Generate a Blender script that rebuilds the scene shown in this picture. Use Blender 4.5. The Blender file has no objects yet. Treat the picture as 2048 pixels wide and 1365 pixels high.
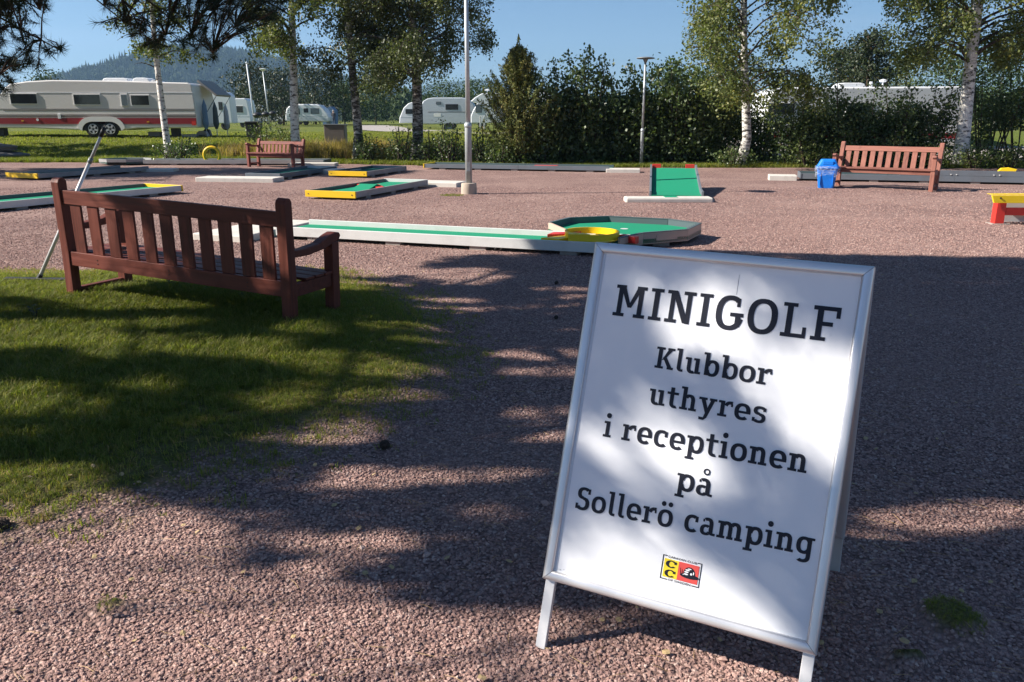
import bpy, bmesh, math, random
import numpy as np
from mathutils import Vector, Matrix

random.seed(7)
rng = np.random.default_rng(11)
PI = math.pi
rad = math.radians
sc = bpy.context.scene
C = sc.collection

# ------------------------------------------------------------------ camera
F_PX = 1600.0
EYE = 1.5
PITCH = math.atan((682.5 - 235.0) / F_PX)
cam_d = bpy.data.cameras.new('camera')
cam = bpy.data.objects.new('camera', cam_d)
C.objects.link(cam)
cam_d.sensor_width = 36.0
cam_d.lens = 36.0 * F_PX / 2048.0
cam_d.clip_start = 0.05
cam_d.clip_end = 12000.0
cam.location = (0, 0, EYE)
cam.rotation_euler = (PI / 2 - PITCH, 0, 0)
sc.camera = cam

# ------------------------------------------------------------------ light
SUN_EL = 35.0
SUN_AZ = 5.1          # the light travels towards this bearing (degrees from +X to +Y)
world = bpy.data.worlds.new('World')
sc.world = world
world.use_nodes = True
wn = world.node_tree
wn.nodes.clear()
w_out = wn.nodes.new('ShaderNodeOutputWorld')
w_bg = wn.nodes.new('ShaderNodeBackground')
w_sky = wn.nodes.new('ShaderNodeTexSky')
w_sky.sky_type = 'NISHITA'
w_sky.sun_disc = False
w_sky.sun_elevation = rad(SUN_EL)
w_sky.sun_rotation = rad(270.0 - SUN_AZ)
w_sky.altitude = 200
w_sky.air_density = 1.0
w_sky.dust_density = 0.0
w_sky.ozone_density = 3.5
w_bg.inputs['Strength'].default_value = 0.046
# thin high cloud streaks mixed into the sky
w_tc = wn.nodes.new('ShaderNodeTexCoord')
w_map = wn.nodes.new('ShaderNodeMapping')
w_map.inputs['Scale'].default_value = (1.2, 1.2, 14.0)
w_noi = wn.nodes.new('ShaderNodeTexNoise')
w_noi.inputs['Scale'].default_value = 2.2
w_noi.inputs['Detail'].default_value = 5
w_rmp = wn.nodes.new('ShaderNodeMapRange')
w_rmp.inputs['From Min'].default_value = 0.52
w_rmp.inputs['From Max'].default_value = 0.78
w_rmp.inputs['To Max'].default_value = 0.36
w_mix = wn.nodes.new('ShaderNodeMixRGB')
w_mix.inputs['Color2'].default_value = (7.0, 7.4, 8.2, 1)
L = wn.links.new
L(w_tc.outputs['Generated'], w_map.inputs['Vector'])
L(w_map.outputs['Vector'], w_noi.inputs['Vector'])
L(w_noi.outputs['Fac'], w_rmp.inputs['Value'])
L(w_rmp.outputs['Result'], w_mix.inputs['Fac'])
L(w_sky.outputs['Color'], w_mix.inputs['Color1'])
w_tint = wn.nodes.new('ShaderNodeMixRGB'); w_tint.blend_type = 'MULTIPLY'
w_tint.inputs['Fac'].default_value = 1.0; w_tint.inputs['Color2'].default_value = (0.70, 0.84, 0.99, 1)
L(w_mix.outputs['Color'], w_tint.inputs['Color1'])
L(w_tint.outputs['Color'], w_bg.inputs['Color'])
L(w_bg.outputs['Background'], w_out.inputs['Surface'])

sun_d = bpy.data.lights.new('sun', 'SUN')
sun_d.energy = 5.0
sun_d.angle = rad(0.53)
sun_d.color = (1.0, 0.93, 0.84)
sun = bpy.data.objects.new('sun', sun_d)
C.objects.link(sun)
LD = Vector((math.cos(rad(SUN_EL)) * math.cos(rad(SUN_AZ)), math.cos(rad(SUN_EL)) * math.sin(rad(SUN_AZ)), -math.sin(rad(SUN_EL))))
sun.rotation_euler = LD.to_track_quat('-Z', 'Y').to_euler()
sun.location = (-20, -2, 15)
sc.view_settings.view_transform = 'Standard'
sc.view_settings.look = 'None'
sc.view_settings.gamma = 1.0
sc.view_settings.exposure = 1.2
sc.view_settings.use_curve_mapping = False

# ------------------------------------------------------------------ image <-> ground geometry
CP, SP = math.cos(PITCH), math.sin(PITCH)
def ray(x, y):
    a = (x - 1024.0) / F_PX
    b = (682.5 - y) / F_PX
    return np.array([a, CP + b * SP, -SP + b * CP])
def G(x, y, z=0.0):
    d = ray(x, y)
    return np.array([0, 0, EYE]) + d * ((z - EYE) / d[2])
def at(x, y, Y):
    d = ray(x, y)
    return np.array([0, 0, EYE]) + d * (Y / d[1])
def proj(P):
    P = np.asarray(P, float)
    v = P - np.array([0, 0, EYE])
    z = v[..., 1] * CP - v[..., 2] * SP
    u = v[..., 1] * SP + v[..., 2] * CP
    zz = np.where(z > 0.05, z, 1e9)
    return np.stack([1024 + F_PX * v[..., 0] / zz, 682.5 - F_PX * u / zz, z], -1)
def ss(a, b, x):
    t = np.clip((x - a) / (b - a), 0, 1)
    return t * t * (3 - 2 * t)
def terrain(x, y):
    x = np.asarray(x, float); y = np.asarray(y, float)
    z = 0.70 * ss(28.6, 35.5, y) - 0.14 * ss(38, 75, y)
    z = z + 0.05 * np.sin(x * 0.21 + 1.0) * ss(29, 40, y)
    return z
def inpoly(px, py, poly):
    px = np.asarray(px, float); py = np.asarray(py, float)
    ins = np.zeros(px.shape, bool)
    n = len(poly)
    for i in range(n):
        x1, y1 = poly[i]; x2, y2 = poly[(i + 1) % n]
        if y1 == y2: continue
        cond = ((y1 > py) != (y2 > py)) & (px < (x2 - x1) * (py - y1) / (y2 - y1) + x1)
        ins ^= cond
    return ins
def sdpoly(px, py, poly):
    d = np.full(np.shape(px), 1e9)
    n = len(poly)
    for i in range(n):
        ax, ay = poly[i]; bx, by = poly[(i + 1) % n]
        ex, ey = bx - ax, by - ay
        t = np.clip(((px - ax) * ex + (py - ay) * ey) / (ex * ex + ey * ey + 1e-9), 0, 1)
        d = np.minimum(d, np.hypot(px - ax - ex * t, py - ay - ey * t))
    return np.where(inpoly(px, py, poly), -d, d)
def wob(x, y, s=1.0, seed=0):
    r = np.random.default_rng(seed)
    o = 0
    for k in range(5):
        a = r.uniform(0, 2 * PI); f = s * r.uniform(0.7, 2.4)
        o = o + np.sin((x * math.cos(a) + y * math.sin(a)) * f + r.uniform(0, 6)) / 5
    return o

# ------------------------------------------------------------------ materials
MATS = {}
class NT:
    def __init__(s, name):
        s.m = bpy.data.materials.new(name); s.m.use_nodes = True
        s.t = s.m.node_tree; s.t.nodes.clear()
        s.out = s.n('ShaderNodeOutputMaterial')
        s.bsdf = s.n('ShaderNodeBsdfPrincipled')
        s.l(s.bsdf.outputs[0], s.out.inputs['Surface'])
    def n(s, k, **kw):
        nd = s.t.nodes.new(k)
        for a, b in kw.items(): setattr(nd, a, b)
        return nd
    def l(s, a, b): s.t.links.new(a, b)
    def coord(s, kind='Object', scale=(1, 1, 1)):
        tc = s.n('ShaderNodeTexCoord'); mp = s.n('ShaderNodeMapping')
        mp.inputs['Scale'].default_value = scale
        s.l(tc.outputs[kind], mp.inputs['Vector']); return mp.outputs['Vector']
    def noise(s, vec, scale, detail=4, rough=0.55):
        nd = s.n('ShaderNodeTexNoise')
        nd.inputs['Scale'].default_value = scale; nd.inputs['Detail'].default_value = detail
        nd.inputs['Roughness'].default_value = rough
        s.l(vec, nd.inputs['Vector']); return nd.outputs['Fac']
    def ramp(s, fac, stops):
        nd = s.n('ShaderNodeValToRGB'); cr = nd.color_ramp
        while len(cr.elements) < len(stops): cr.elements.new(0.5)
        for e, (p, c) in zip(cr.elements, stops):
            e.position = p; e.color = (c[0], c[1], c[2], 1)
        s.l(fac, nd.inputs['Fac']); return nd.outputs['Color']
    def rng(s, v, a, b, c=0, d=1):
        nd = s.n('ShaderNodeMapRange'); s.l(v, nd.inputs['Value'])
        for k, x in zip(('From Min', 'From Max', 'To Min', 'To Max'), (a, b, c, d)): nd.inputs[k].default_value = x
        return nd.outputs['Result']
    def mix(s, fac, a, b, mode='MIX'):
        nd = s.n('ShaderNodeMixRGB', blend_type=mode)
        for k, v in (('Fac', fac), ('Color1', a), ('Color2', b)):
            if isinstance(v, (int, float)): nd.inputs[k].default_value = v
            elif isinstance(v, tuple): nd.inputs[k].default_value = (v[0], v[1], v[2], 1)
            else: s.l(v, nd.inputs[k])
        return nd.outputs['Color']
    def math(s, op, a, b=0.0):
        nd = s.n('ShaderNodeMath', operation=op)
        for i, v in enumerate((a, b)):
            if isinstance(v, (int, float)): nd.inputs[i].default_value = v
            else: s.l(v, nd.inputs[i])
        return nd.outputs[0]
    def bump(s, h, strength, dist=0.01):
        nd = s.n('ShaderNodeBump'); nd.inputs['Strength'].default_value = strength
        nd.inputs['Distance'].default_value = dist
        s.l(h, nd.inputs['Height']); s.l(nd.outputs['Normal'], s.bsdf.inputs['Normal'])
    def base(s, c):
        if isinstance(c, tuple): s.bsdf.inputs['Base Color'].default_value = (c[0], c[1], c[2], 1)
        else: s.l(c, s.bsdf.inputs['Base Color'])
    def set(s, rough=0.6, metal=0.0, spec=0.5):
        s.bsdf.inputs['Roughness'].default_value = rough
        s.bsdf.inputs['Metallic'].default_value = metal
        s.bsdf.inputs['Specular IOR Level'].default_value = spec
        return s.m

def paint(name, col, rough=0.5, wear=0.25, metal=0.0, scale=6.0, dirt=(0.16, 0.13, 0.10), spec=0.5):
    """painted / plain surface with faint blotches, dirt and relief"""
    if name in MATS: return MATS[name]
    n = NT(name)
    v = n.coord('Object')
    f = n.noise(v, scale, 6, 0.65)
    f2 = n.noise(v, scale * 9, 3)
    a = n.rng(f, 0.45, 0.75, 0, wear)
    c = n.mix(a, col, dirt)
    c = n.mix(n.rng(f2, 0.3, 0.7, 0, 0.10), c, tuple(min(1, x * 1.25) for x in col))
    n.base(c)
    n.bump(f2, 0.12, 0.004)
    MATS[name] = n.set(rough, metal, spec)
    return MATS[name]

def wood(name, dark, light, axis='X', rough=0.5, scale=1.0):
    if name in MATS: return MATS[name]
    n = NT(name)
    sc_ = {'X': (1.2, 22, 22), 'Z': (22, 22, 1.2), 'Y': (22, 1.2, 22)}[axis]
    v = n.coord('Object', tuple(q * scale for q in sc_))
    f = n.noise(v, 1.6, 6, 0.6)
    v2 = n.coord('Object')
    k = n.noise(v2, 5.0, 3)
    c = n.ramp(f, [(0.3, dark), (0.7, light)])
    oi = n.n('ShaderNodeObjectInfo')
    c = n.mix(n.rng(oi.outputs['Random'], 0, 1, 0, 0.28), c, tuple(x * 1.5 for x in light))
    c = n.mix(n.rng(k, 0.55, 0.8, 0, 0.5), c, tuple(x * 0.55 for x in dark))
    n.base(c)
    n.bump(f, 0.35, 0.003)
    n.l(n.rng(f, 0.3, 0.7, rough - 0.08, rough + 0.15), n.bsdf.inputs['Roughness'])
    n.bsdf.inputs['Specular IOR Level'].default_value = 0.28
    MATS[name] = n.m
    return n.m

def leafmat(name, cols, rough=0.45, trans=0.25, spec=0.4):
    if name in MATS: return MATS[name]
    n = NT(name)
    at_ = n.n('ShaderNodeAttribute'); at_.attribute_name = 'tint'
    c = n.ramp(at_.outputs['Fac'], [(i / (len(cols) - 1), q) for i, q in enumerate(cols)])
    n.base(c)
    n.set(rough, 0, spec)
    tr = n.n('ShaderNodeBsdfTranslucent'); n.l(n.mix(1.0, c, (1.25, 1.45, 0.6), 'MULTIPLY'), tr.inputs['Color'])
    mx = n.n('ShaderNodeMixShader'); mx.inputs[0].default_value = trans
    n.l(n.bsdf.outputs[0], mx.inputs[1]); n.l(tr.outputs[0], mx.inputs[2])
    n.l(mx.outputs[0], n.out.inputs['Surface'])
    MATS[name] = n.m
    return n.m

def birchbark(name, white=0.78, darkness=0.5):
    if name in MATS: return MATS[name]
    n = NT(name)
    v = n.coord('Object', (3.2, 3.2, 9.0)); f = n.noise(v, 1.3, 6, 0.7)
    v2 = n.coord('Object', (6, 6, 40)); g = n.noise(v2, 1.0, 3)
    v3 = n.coord('Object'); h = n.noise(v3, 0.55, 3)
    c = n.ramp(f, [(darkness - 0.03, (0.03, 0.026, 0.022)), (darkness + 0.05, (white, white * 0.97, white * 0.9))])
    c = n.mix(n.rng(g, 0.52, 0.66, 0, 0.55), c, (0.32, 0.27, 0.22))
    c = n.mix(n.rng(h, 0.5, 0.75, 0, 0.5), c, (0.25, 0.23, 0.2))
    n.base(c); n.bump(f, 0.5, 0.02)
    MATS[name] = n.set(0.8)
    return n.m

M_BARK = None
def bark(name='pine_bark', a=(0.035, 0.022, 0.016), b=(0.17, 0.10, 0.065)):
    if name in MATS: return MATS[name]
    n = NT(name); v = n.coord('Object', (7, 7, 1.6)); f = n.noise(v, 1.6, 7, 0.7)
    n.base(n.ramp(f, [(0.35, a), (0.68, b)])); n.bump(f, 0.9, 0.03)
    MATS[name] = n.set(0.9); return n.m

ALU = paint('brushed_aluminium', (0.72, 0.71, 0.71), 0.34, 0.05, 0.55, 3.0, (0.4, 0.4, 0.4))
ALU_LEG = paint('sign_leg_aluminium', (0.72, 0.71, 0.71), 0.4, 0.06, 0.35, 3.0, (0.4, 0.4, 0.4))
WHITE_PANEL = paint('white_poster', (0.83, 0.84, 0.86), 0.42, 0.03, 0, 1.6, (0.6, 0.58, 0.55), 0.35)
INK = paint('black_print', (0.012, 0.013, 0.022), 0.45, 0.0, 0, 4.0, (0.02, 0.02, 0.03), 0.3)
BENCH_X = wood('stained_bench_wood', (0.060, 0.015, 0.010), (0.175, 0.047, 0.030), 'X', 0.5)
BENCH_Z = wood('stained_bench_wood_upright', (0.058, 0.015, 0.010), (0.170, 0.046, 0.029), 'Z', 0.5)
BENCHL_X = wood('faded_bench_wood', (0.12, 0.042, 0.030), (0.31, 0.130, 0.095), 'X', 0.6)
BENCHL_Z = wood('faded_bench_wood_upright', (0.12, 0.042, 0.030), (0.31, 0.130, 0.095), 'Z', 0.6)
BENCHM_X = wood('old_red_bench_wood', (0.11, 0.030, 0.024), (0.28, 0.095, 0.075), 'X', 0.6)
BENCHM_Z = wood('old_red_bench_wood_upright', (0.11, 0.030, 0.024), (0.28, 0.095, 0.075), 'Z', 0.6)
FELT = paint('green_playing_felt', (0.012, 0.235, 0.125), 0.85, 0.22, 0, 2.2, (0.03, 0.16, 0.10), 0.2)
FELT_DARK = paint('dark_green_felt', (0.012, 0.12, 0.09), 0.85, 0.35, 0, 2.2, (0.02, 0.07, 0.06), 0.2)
BOARD_WHITE = paint('white_painted_board', (0.62, 0.62, 0.60), 0.55, 0.30, 0, 3.5, (0.33, 0.31, 0.29))
BOARD_GREY = paint('grey_weathered_board', (0.32, 0.31, 0.31), 0.6, 0.5, 0, 3.5, (0.17, 0.15, 0.14))
BOARD_SLATE = paint('slate_grey_board', (0.13, 0.15, 0.175), 0.6, 0.5, 0, 3.0, (0.10, 0.09, 0.085))
BOARD_DARK = paint('dark_green_grey_board', (0.07, 0.10, 0.11), 0.55, 0.4, 0, 3.0, (0.09, 0.085, 0.08))
BOARD_TAN = paint('bare_tan_board', (0.56, 0.385, 0.295), 0.65, 0.35, 0, 3.0, (0.40, 0.28, 0.22))
YELLOW = paint('yellow_painted_board', (0.80, 0.50, 0.012), 0.42, 0.10, 0, 5.0, (0.45, 0.26, 0.02))
LEMON = paint('lemon_yellow_paint', (0.86, 0.60, 0.012), 0.4, 0.08, 0, 5.0, (0.5, 0.35, 0.02))
RED = paint('red_paint', (0.62, 0.035, 0.025), 0.42, 0.18, 0, 5.0, (0.3, 0.03, 0.02))
CONC = paint('pale_concrete', (0.44, 0.36, 0.285), 0.85, 0.4, 0, 7.0, (0.28, 0.24, 0.20))
CONC_W = paint('white_painted_concrete', (0.60, 0.56, 0.50), 0.75, 0.45, 0, 5.0, (0.36, 0.32, 0.28))
BLOCK = paint('support_block', (0.32, 0.28, 0.25), 0.9, 0.5, 0, 7.0)
BOLT = paint('dark_steel_bolt', (0.07, 0.06, 0.055), 0.5, 0.3, 0.7)
GALV = paint('galvanised_steel', (0.47, 0.50, 0.52), 0.48, 0.35, 0.45, 5.0, (0.28, 0.29, 0.29))
GALV_D = paint('weathered_galvanised_steel', (0.36, 0.38, 0.385), 0.6, 0.5, 0.35, 6.0, (0.2, 0.2, 0.19))
LAMP_GREY = paint('lamp_grey_paint', (0.20, 0.22, 0.23), 0.5, 0.3, 0.2)
BLUE = paint('blue_bin_plastic', (0.008, 0.175, 0.66), 0.35, 0.08, 0, 5.0, (0.02, 0.10, 0.35))
DARKP = paint('black_plastic', (0.015, 0.016, 0.018), 0.5, 0.1)
TYRE = paint('tyre_rubber', (0.018, 0.018, 0.018), 0.85, 0.1)
RIM = paint('alloy_wheel', (0.55, 0.56, 0.57), 0.35, 0.1, 0.7)
CARA_CREAM = paint('cream_caravan_skin', (0.74, 0.715, 0.68), 0.4, 0.06, 0, 1.2, (0.38, 0.36, 0.33))
CARA_TRIM = paint('pale_caravan_trim', (0.78, 0.77, 0.74), 0.4, 0.08, 0, 1.2)
CARA_WHITE = paint('white_caravan_skin', (0.74, 0.76, 0.78), 0.35, 0.05, 0, 1.0, (0.5, 0.5, 0.5))
CARA_GREY = paint('silver_caravan_skin', (0.48, 0.52, 0.56), 0.4, 0.08, 0, 1.0, (0.36, 0.38, 0.4))
GLASS = paint('tinted_caravan_window', (0.022, 0.026, 0.030), 0.08, 0.0, 0, 2.0, (0.03, 0.03, 0.03), 0.6)
GLASS_P = paint('pale_caravan_window', (0.12, 0.15, 0.17), 0.1, 0.0, 0, 2.0, (0.1, 0.1, 0.1), 0.6)
STRIPE_RED = paint('red_caravan_stripe', (0.27, 0.013, 0.022), 0.4, 0.08, 0, 2.0)
STRIPE_BROWN = paint('brown_caravan_stripe', (0.16, 0.125, 0.115), 0.45, 0.08, 0, 2.0)
CANVAS = paint('grey_awning_canvas', (0.32, 0.30, 0.275), 0.85, 0.3)
CANVAS_B = paint('blue_awning_canvas', (0.16, 0.26, 0.42), 0.85, 0.2)
STEEL_BOX = paint('brown_grey_cabinet', (0.20, 0.165, 0.15), 0.6, 0.3, 0.2)
STONE_D = paint('grey_boulder', (0.13, 0.125, 0.12), 0.9, 0.5, 0, 4.0)

def grassmat(name, cols, rough=0.6):
    return leafmat(name, cols, rough, 0.45, 0.3)
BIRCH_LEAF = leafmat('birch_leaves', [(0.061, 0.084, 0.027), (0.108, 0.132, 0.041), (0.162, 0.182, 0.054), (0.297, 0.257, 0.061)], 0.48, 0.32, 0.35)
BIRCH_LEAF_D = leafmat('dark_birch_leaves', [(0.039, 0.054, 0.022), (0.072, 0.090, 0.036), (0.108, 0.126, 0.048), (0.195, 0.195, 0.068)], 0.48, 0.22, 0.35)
HEDGE_LEAF = leafmat('hedge_leaves', [(0.032, 0.052, 0.021), (0.060, 0.091, 0.032), (0.096, 0.137, 0.045), (0.263, 0.280, 0.123)], 0.42, 0.28, 0.45)  # last ramp tone brightened to imitate glints on the leaves
JUNIPER_LEAF = leafmat('conifer_needles', [(0.061, 0.084, 0.030), (0.121, 0.142, 0.043), (0.189, 0.182, 0.054), (0.297, 0.230, 0.081)], 0.6, 0.12, 0.2)
PINE_LEAF = leafmat('pine_needles', [(0.018, 0.030, 0.014), (0.028, 0.042, 0.018), (0.045, 0.058, 0.022), (0.075, 0.045, 0.025)], 0.5, 0.10, 0.3)
FAR_LEAF = leafmat('far_foliage', [(0.027, 0.051, 0.019), (0.048, 0.078, 0.027), (0.075, 0.108, 0.038)], 0.7, 0.12, 0.2)
TWIG = bark('twig_bark', (0.03, 0.022, 0.016), (0.10, 0.07, 0.05))
PBARK = bark()
WBARK = birchbark('white_birch_bark', 0.74, 0.43)
GBARK = birchbark('grey_white_birch_bark', 0.62, 0.47)
DBARK = birchbark('rough_birch_bark', 0.45, 0.52)

# ------------------------------------------------------------------ mesh helpers
class MB:
    """collects shapes into one mesh"""
    def __init__(s): s.v = []; s.f = []
    def add(s, vs, fs, M=None):
        o = len(s.v)
        if M is not None: vs = [tuple(M @ Vector(v)) for v in vs]
        s.v += [tuple(v) for v in vs]; s.f += [tuple(i + o for i in f) for f in fs]
        return s
    def box(s, x0, y0, z0, x1, y1, z1, M=None):
        vs = [(x0, y0, z0), (x1, y0, z0), (x1, y1, z0), (x0, y1, z0), (x0, y0, z1), (x1, y0, z1), (x1, y1, z1), (x0, y1, z1)]
        return s.add(vs, [(0, 3, 2, 1), (4, 5, 6, 7), (0, 1, 5, 4), (1, 2, 6, 5), (2, 3, 7, 6), (3, 0, 4, 7)], M)
    def prism(s, poly, a, b, axis='y', M=None):
        """closed outline extruded from a to b along an axis"""
        n = len(poly)
        mk = {'y': lambda p, t: (p[0], t, p[1]), 'x': lambda p, t: (t, p[0], p[1]), 'z': lambda p, t: (p[0], p[1], t)}[axis]
        vs = [mk(p, a) for p in poly] + [mk(p, b) for p in poly]
        fs = [tuple(range(n)), tuple(reversed(range(n, 2 * n)))]
        fs += [(i, i + n, (i + 1) % n + n, (i + 1) % n) for i in range(n)]
        return s.add(vs, fs, M)
    def tube(s, pts, radii, sides=8, cap=True, M=None):
        pts = [Vector(p) for p in pts]
        if isinstance(radii, (int, float)): radii = [radii] * len(pts)
        vs = []; n = len(pts)
        ref = None
        for i, p in enumerate(pts):
            d = (pts[min(i + 1, n - 1)] - pts[max(i - 1, 0)])
            if d.length < 1e-9: d = Vector((0, 0, 1))
            d.normalize()
            if ref is None: ref = Vector((1, 0, 0)) if abs(d.x) < 0.8 else Vector((0, 1, 0))
            a = (ref - d * ref.dot(d)).normalized(); b = d.cross(a); ref = a
            for k in range(sides):
                t = 2 * PI * k / sides
                vs.append(tuple(p + (a * math.cos(t) + b * math.sin(t)) * radii[i]))
        fs = []
        for i in range(n - 1):
            for k in range(sides):
                k2 = (k + 1) % sides
                fs.append((i * sides + k, i * sides + k2, (i + 1) * sides + k2, (i + 1) * sides + k))
        if cap: fs += [tuple(reversed(range(sides))), tuple(range((n - 1) * sides, n * sides))]
        return s.add(vs, fs, M)
    def lathe(s, prof, sides=16, M=None, sq=0):
        """profile (r, z) turned about z"""
        vs = []; fs = []
        for r, z in prof:
            for k in range(sides):
                t = 2 * PI * k / sides
                vs.append((r * math.cos(t), r * math.sin(t), z))
        n = len(prof)
        for i in range(n - 1):
            for k in range(sides):
                k2 = (k + 1) % sides
                fs.append((i * sides + k, i * sides + k2, (i + 1) * sides + k2, (i + 1) * sides + k))
        fs += [tuple(reversed(range(sides))), tuple(range((n - 1) * sides, n * sides))]
        return s.add(vs, fs, M)
    def build(s, name, mat, parent=None, smooth=False, bevel=0.0, seg=2):
        me = bpy.data.meshes.new(name)
        me.from_pydata(s.v, [], s.f); me.update()
        return link(name, me, mat, parent, smooth, bevel, seg)
def link(name, me, mat, parent=None, smooth=False, bevel=0.0, seg=2):
    o = bpy.data.objects.new(name, me); C.objects.link(o)
    if mat:
        me.materials.append(mat)
    if smooth:
        me.polygons.foreach_set('use_smooth', [True] * len(me.polygons))
    if parent: o.parent = parent
    if bevel:
        b = o.modifiers.new('bevel', 'BEVEL'); b.width = bevel; b.segments = seg; b.limit_method = 'ANGLE'; b.angle_limit = rad(35)
    return o
def fastmesh(name, V, F, tint=None):
    V = np.asarray(V, np.float32); F = np.asarray(F, np.int32)
    me = bpy.data.meshes.new(name)
    n, k = F.shape
    me.vertices.add(len(V)); me.vertices.foreach_set('co', V.ravel())
    me.loops.add(n * k); me.loops.foreach_set('vertex_index', F.ravel())
    me.polygons.add(n); me.polygons.foreach_set('loop_start', np.arange(0, n * k, k, dtype=np.int32))
    me.update(calc_edges=True)
    if tint is not None:
        a = me.attributes.new('tint', 'FLOAT', 'FACE'); a.data.foreach_set('value', np.asarray(tint, np.float32))
    return me
def thing(name, label, cat, loc=(0, 0, 0), rotz=0.0, group=None):
    o = bpy.data.objects.new(name, None); C.objects.link(o)
    o.location = tuple(float(q) for q in loc); o.rotation_euler = (0, 0, rotz)
    o.empty_display_size = 0.2
    o['label'] = label; o['category'] = cat
    if group: o['group'] = group
    return o
def tag(o, label, cat, group=None, kind=None):
    o['label'] = label; o['category'] = cat
    if group: o['group'] = group
    if kind: o['kind'] = kind
    return o
def struct(o, label=None):
    o['kind'] = 'structure'
    if label: o['label'] = label
    return o
def stuff(o, label=None, cat=None):
    o['kind'] = 'stuff'
    if label: o['label'] = label
    if cat: o['category'] = cat
    return o

def rand_unit(n, r=rng):
    v = r.normal(size=(n, 3)); return v / np.linalg.norm(v, axis=1, keepdims=True)
def leaf_quads(Cn, size, r=rng, aspect=0.62, hang=0.0, jitter=0.35):
    """small kite-shaped leaves around the given centres"""
    n = len(Cn)
    u = rand_unit(n, r)
    if hang: u[:, 2] -= hang; u /= np.linalg.norm(u, axis=1, keepdims=True)
    w = rand_unit(n, r); v = np.cross(u, w); v /= np.linalg.norm(v, axis=1, keepdims=True) + 1e-9
    s = (size * (1 + r.uniform(-jitter, jitter, n)))[:, None]
    V = np.stack([Cn - u * s * 0.5, Cn + v * s * aspect * 0.5 + u * s * .05, Cn + u * s * 0.5, Cn - v * s * aspect * 0.5 + u * s * .05], 1).reshape(-1, 3)
    F = np.arange(4 * n).reshape(n, 4)
    return V, F
def leaves_obj(name, Cn, size, mat, parent, r=rng, aspect=0.62, hang=0.3, tint=None, smoothc=1.2):
    V, F = leaf_quads(Cn, size, r, aspect, hang)
    if tint is None:
        tint = np.clip(0.42 + 0.22 * wob(Cn[:, 0], Cn[:, 1] + Cn[:, 2] * 1.3, smoothc, 5) + r.normal(0, 0.20, len(Cn)), 0, 1)
    me = fastmesh(name, V, F, tint)
    return link(name, me, mat, parent)

# scatter instances of small source meshes over points (geometry nodes)
def scatter(name, pts, rots, scl, srcs, label=None, cat=None):
    coll = bpy.data.collections.new(name + '_pieces')
    for i, o in enumerate(srcs):
        coll.objects.link(o)
        for c_ in list(o.users_collection):
            if c_ != coll: c_.objects.unlink(o)
    me = bpy.data.meshes.new(name)
    n = len(pts)
    me.vertices.add(n); me.vertices.foreach_set('co', np.asarray(pts, np.float32).ravel())
    a = me.attributes.new('rot', 'FLOAT_VECTOR', 'POINT'); a.data.foreach_set('vector', np.asarray(rots, np.float32).ravel())
    a = me.attributes.new('scl', 'FLOAT', 'POINT'); a.data.foreach_set('value', np.asarray(scl, np.float32))
    a = me.attributes.new('idx', 'INT', 'POINT'); a.data.foreach_set('value', rng.integers(0, len(srcs), n).astype(np.int32))
    o = bpy.data.objects.new(name, me); C.objects.link(o)
    ng = bpy.data.node_groups.new(name + '_scatter', 'GeometryNodeTree')
    ng.interface.new_socket('Geometry', in_out='INPUT', socket_type='NodeSocketGeometry')
    ng.interface.new_socket('Geometry', in_out='OUTPUT', socket_type='NodeSocketGeometry')
    N = ng.nodes; gi = N.new('NodeGroupInput'); go = N.new('NodeGroupOutput')
    ip = N.new('GeometryNodeInstanceOnPoints'); ci = N.new('GeometryNodeCollectionInfo')
    ci.inputs['Collection'].default_value = coll
    ci.inputs['Separate Children'].default_value = True; ci.inputs['Reset Children'].default_value = True
    ip.inputs['Pick Instance'].default_value = True
    def att(nm, ty):
        q = N.new('GeometryNodeInputNamedAttribute'); q.data_type = ty; q.inputs['Name'].default_value = nm
        return [x for x in q.outputs if x.enabled][0]
    K = ng.links.new
    K(gi.outputs[0], ip.inputs['Points']); K(ci.outputs[0], ip.inputs['Instance'])
    K(att('idx', 'INT'), ip.inputs['Instance Index'])
    K(att('rot', 'FLOAT_VECTOR'), ip.inputs['Rotation']); K(att('scl', 'FLOAT'), ip.inputs['Scale'])
    K(ip.outputs[0], go.inputs[0])
    md = o.modifiers.new('scatter', 'NODES'); md.node_group = ng
    return stuff(o, label, cat)

# ================================================================== SETTING
# --- terrain (grass ground to the horizon)
def grid(name, xs, ys, zf, mat, attrs=None):
    X, Y = np.meshgrid(xs, ys); Z = zf(X, Y)
    V = np.stack([X, Y, Z], -1).reshape(-1, 3)
    nx, ny = len(xs), len(ys)
    i = np.arange(nx - 1)[None, :] + np.arange(ny - 1)[:, None] * nx
    F = np.stack([i, i + 1, i + 1 + nx, i + nx], -1).reshape(-1, 4)
    me = fastmesh(name, V, F)
    for nm, fn in (attrs or {}).items():
        a = me.attributes.new(nm, 'FLOAT', 'POINT'); a.data.foreach_set('value', fn(X, Y).astype(np.float32).ravel())
    o = link(name, me, mat, None, True)
    return o
n = NT('lawn')
v = n.coord('Object'); f = n.noise(v, 0.16, 5); f2 = n.noise(v, 2.5, 5, 0.7); f3 = n.noise(v, 26, 3)
c = n.ramp(f, [(0.35, (0.095, 0.14, 0.022)), (0.55, (0.135, 0.165, 0.030)), (0.72, (0.20, 0.17, 0.06))])
c = n.mix(n.rng(f2, 0.4, 0.75, 0, 0.55), c, (0.17, 0.15, 0.055))
c = n.mix(n.rng(f3, 0.45, 0.8, 0, 0.6), c, (0.045, 0.065, 0.014))
n.base(c); n.bump(f3, 1.0, 0.05)
LAWN = n.set(0.9, 0, 0.1)
xs = np.concatenate([np.linspace(-3500, -80, 20), np.linspace(-70, 70, 141), np.linspace(80, 3500, 20)])
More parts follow.
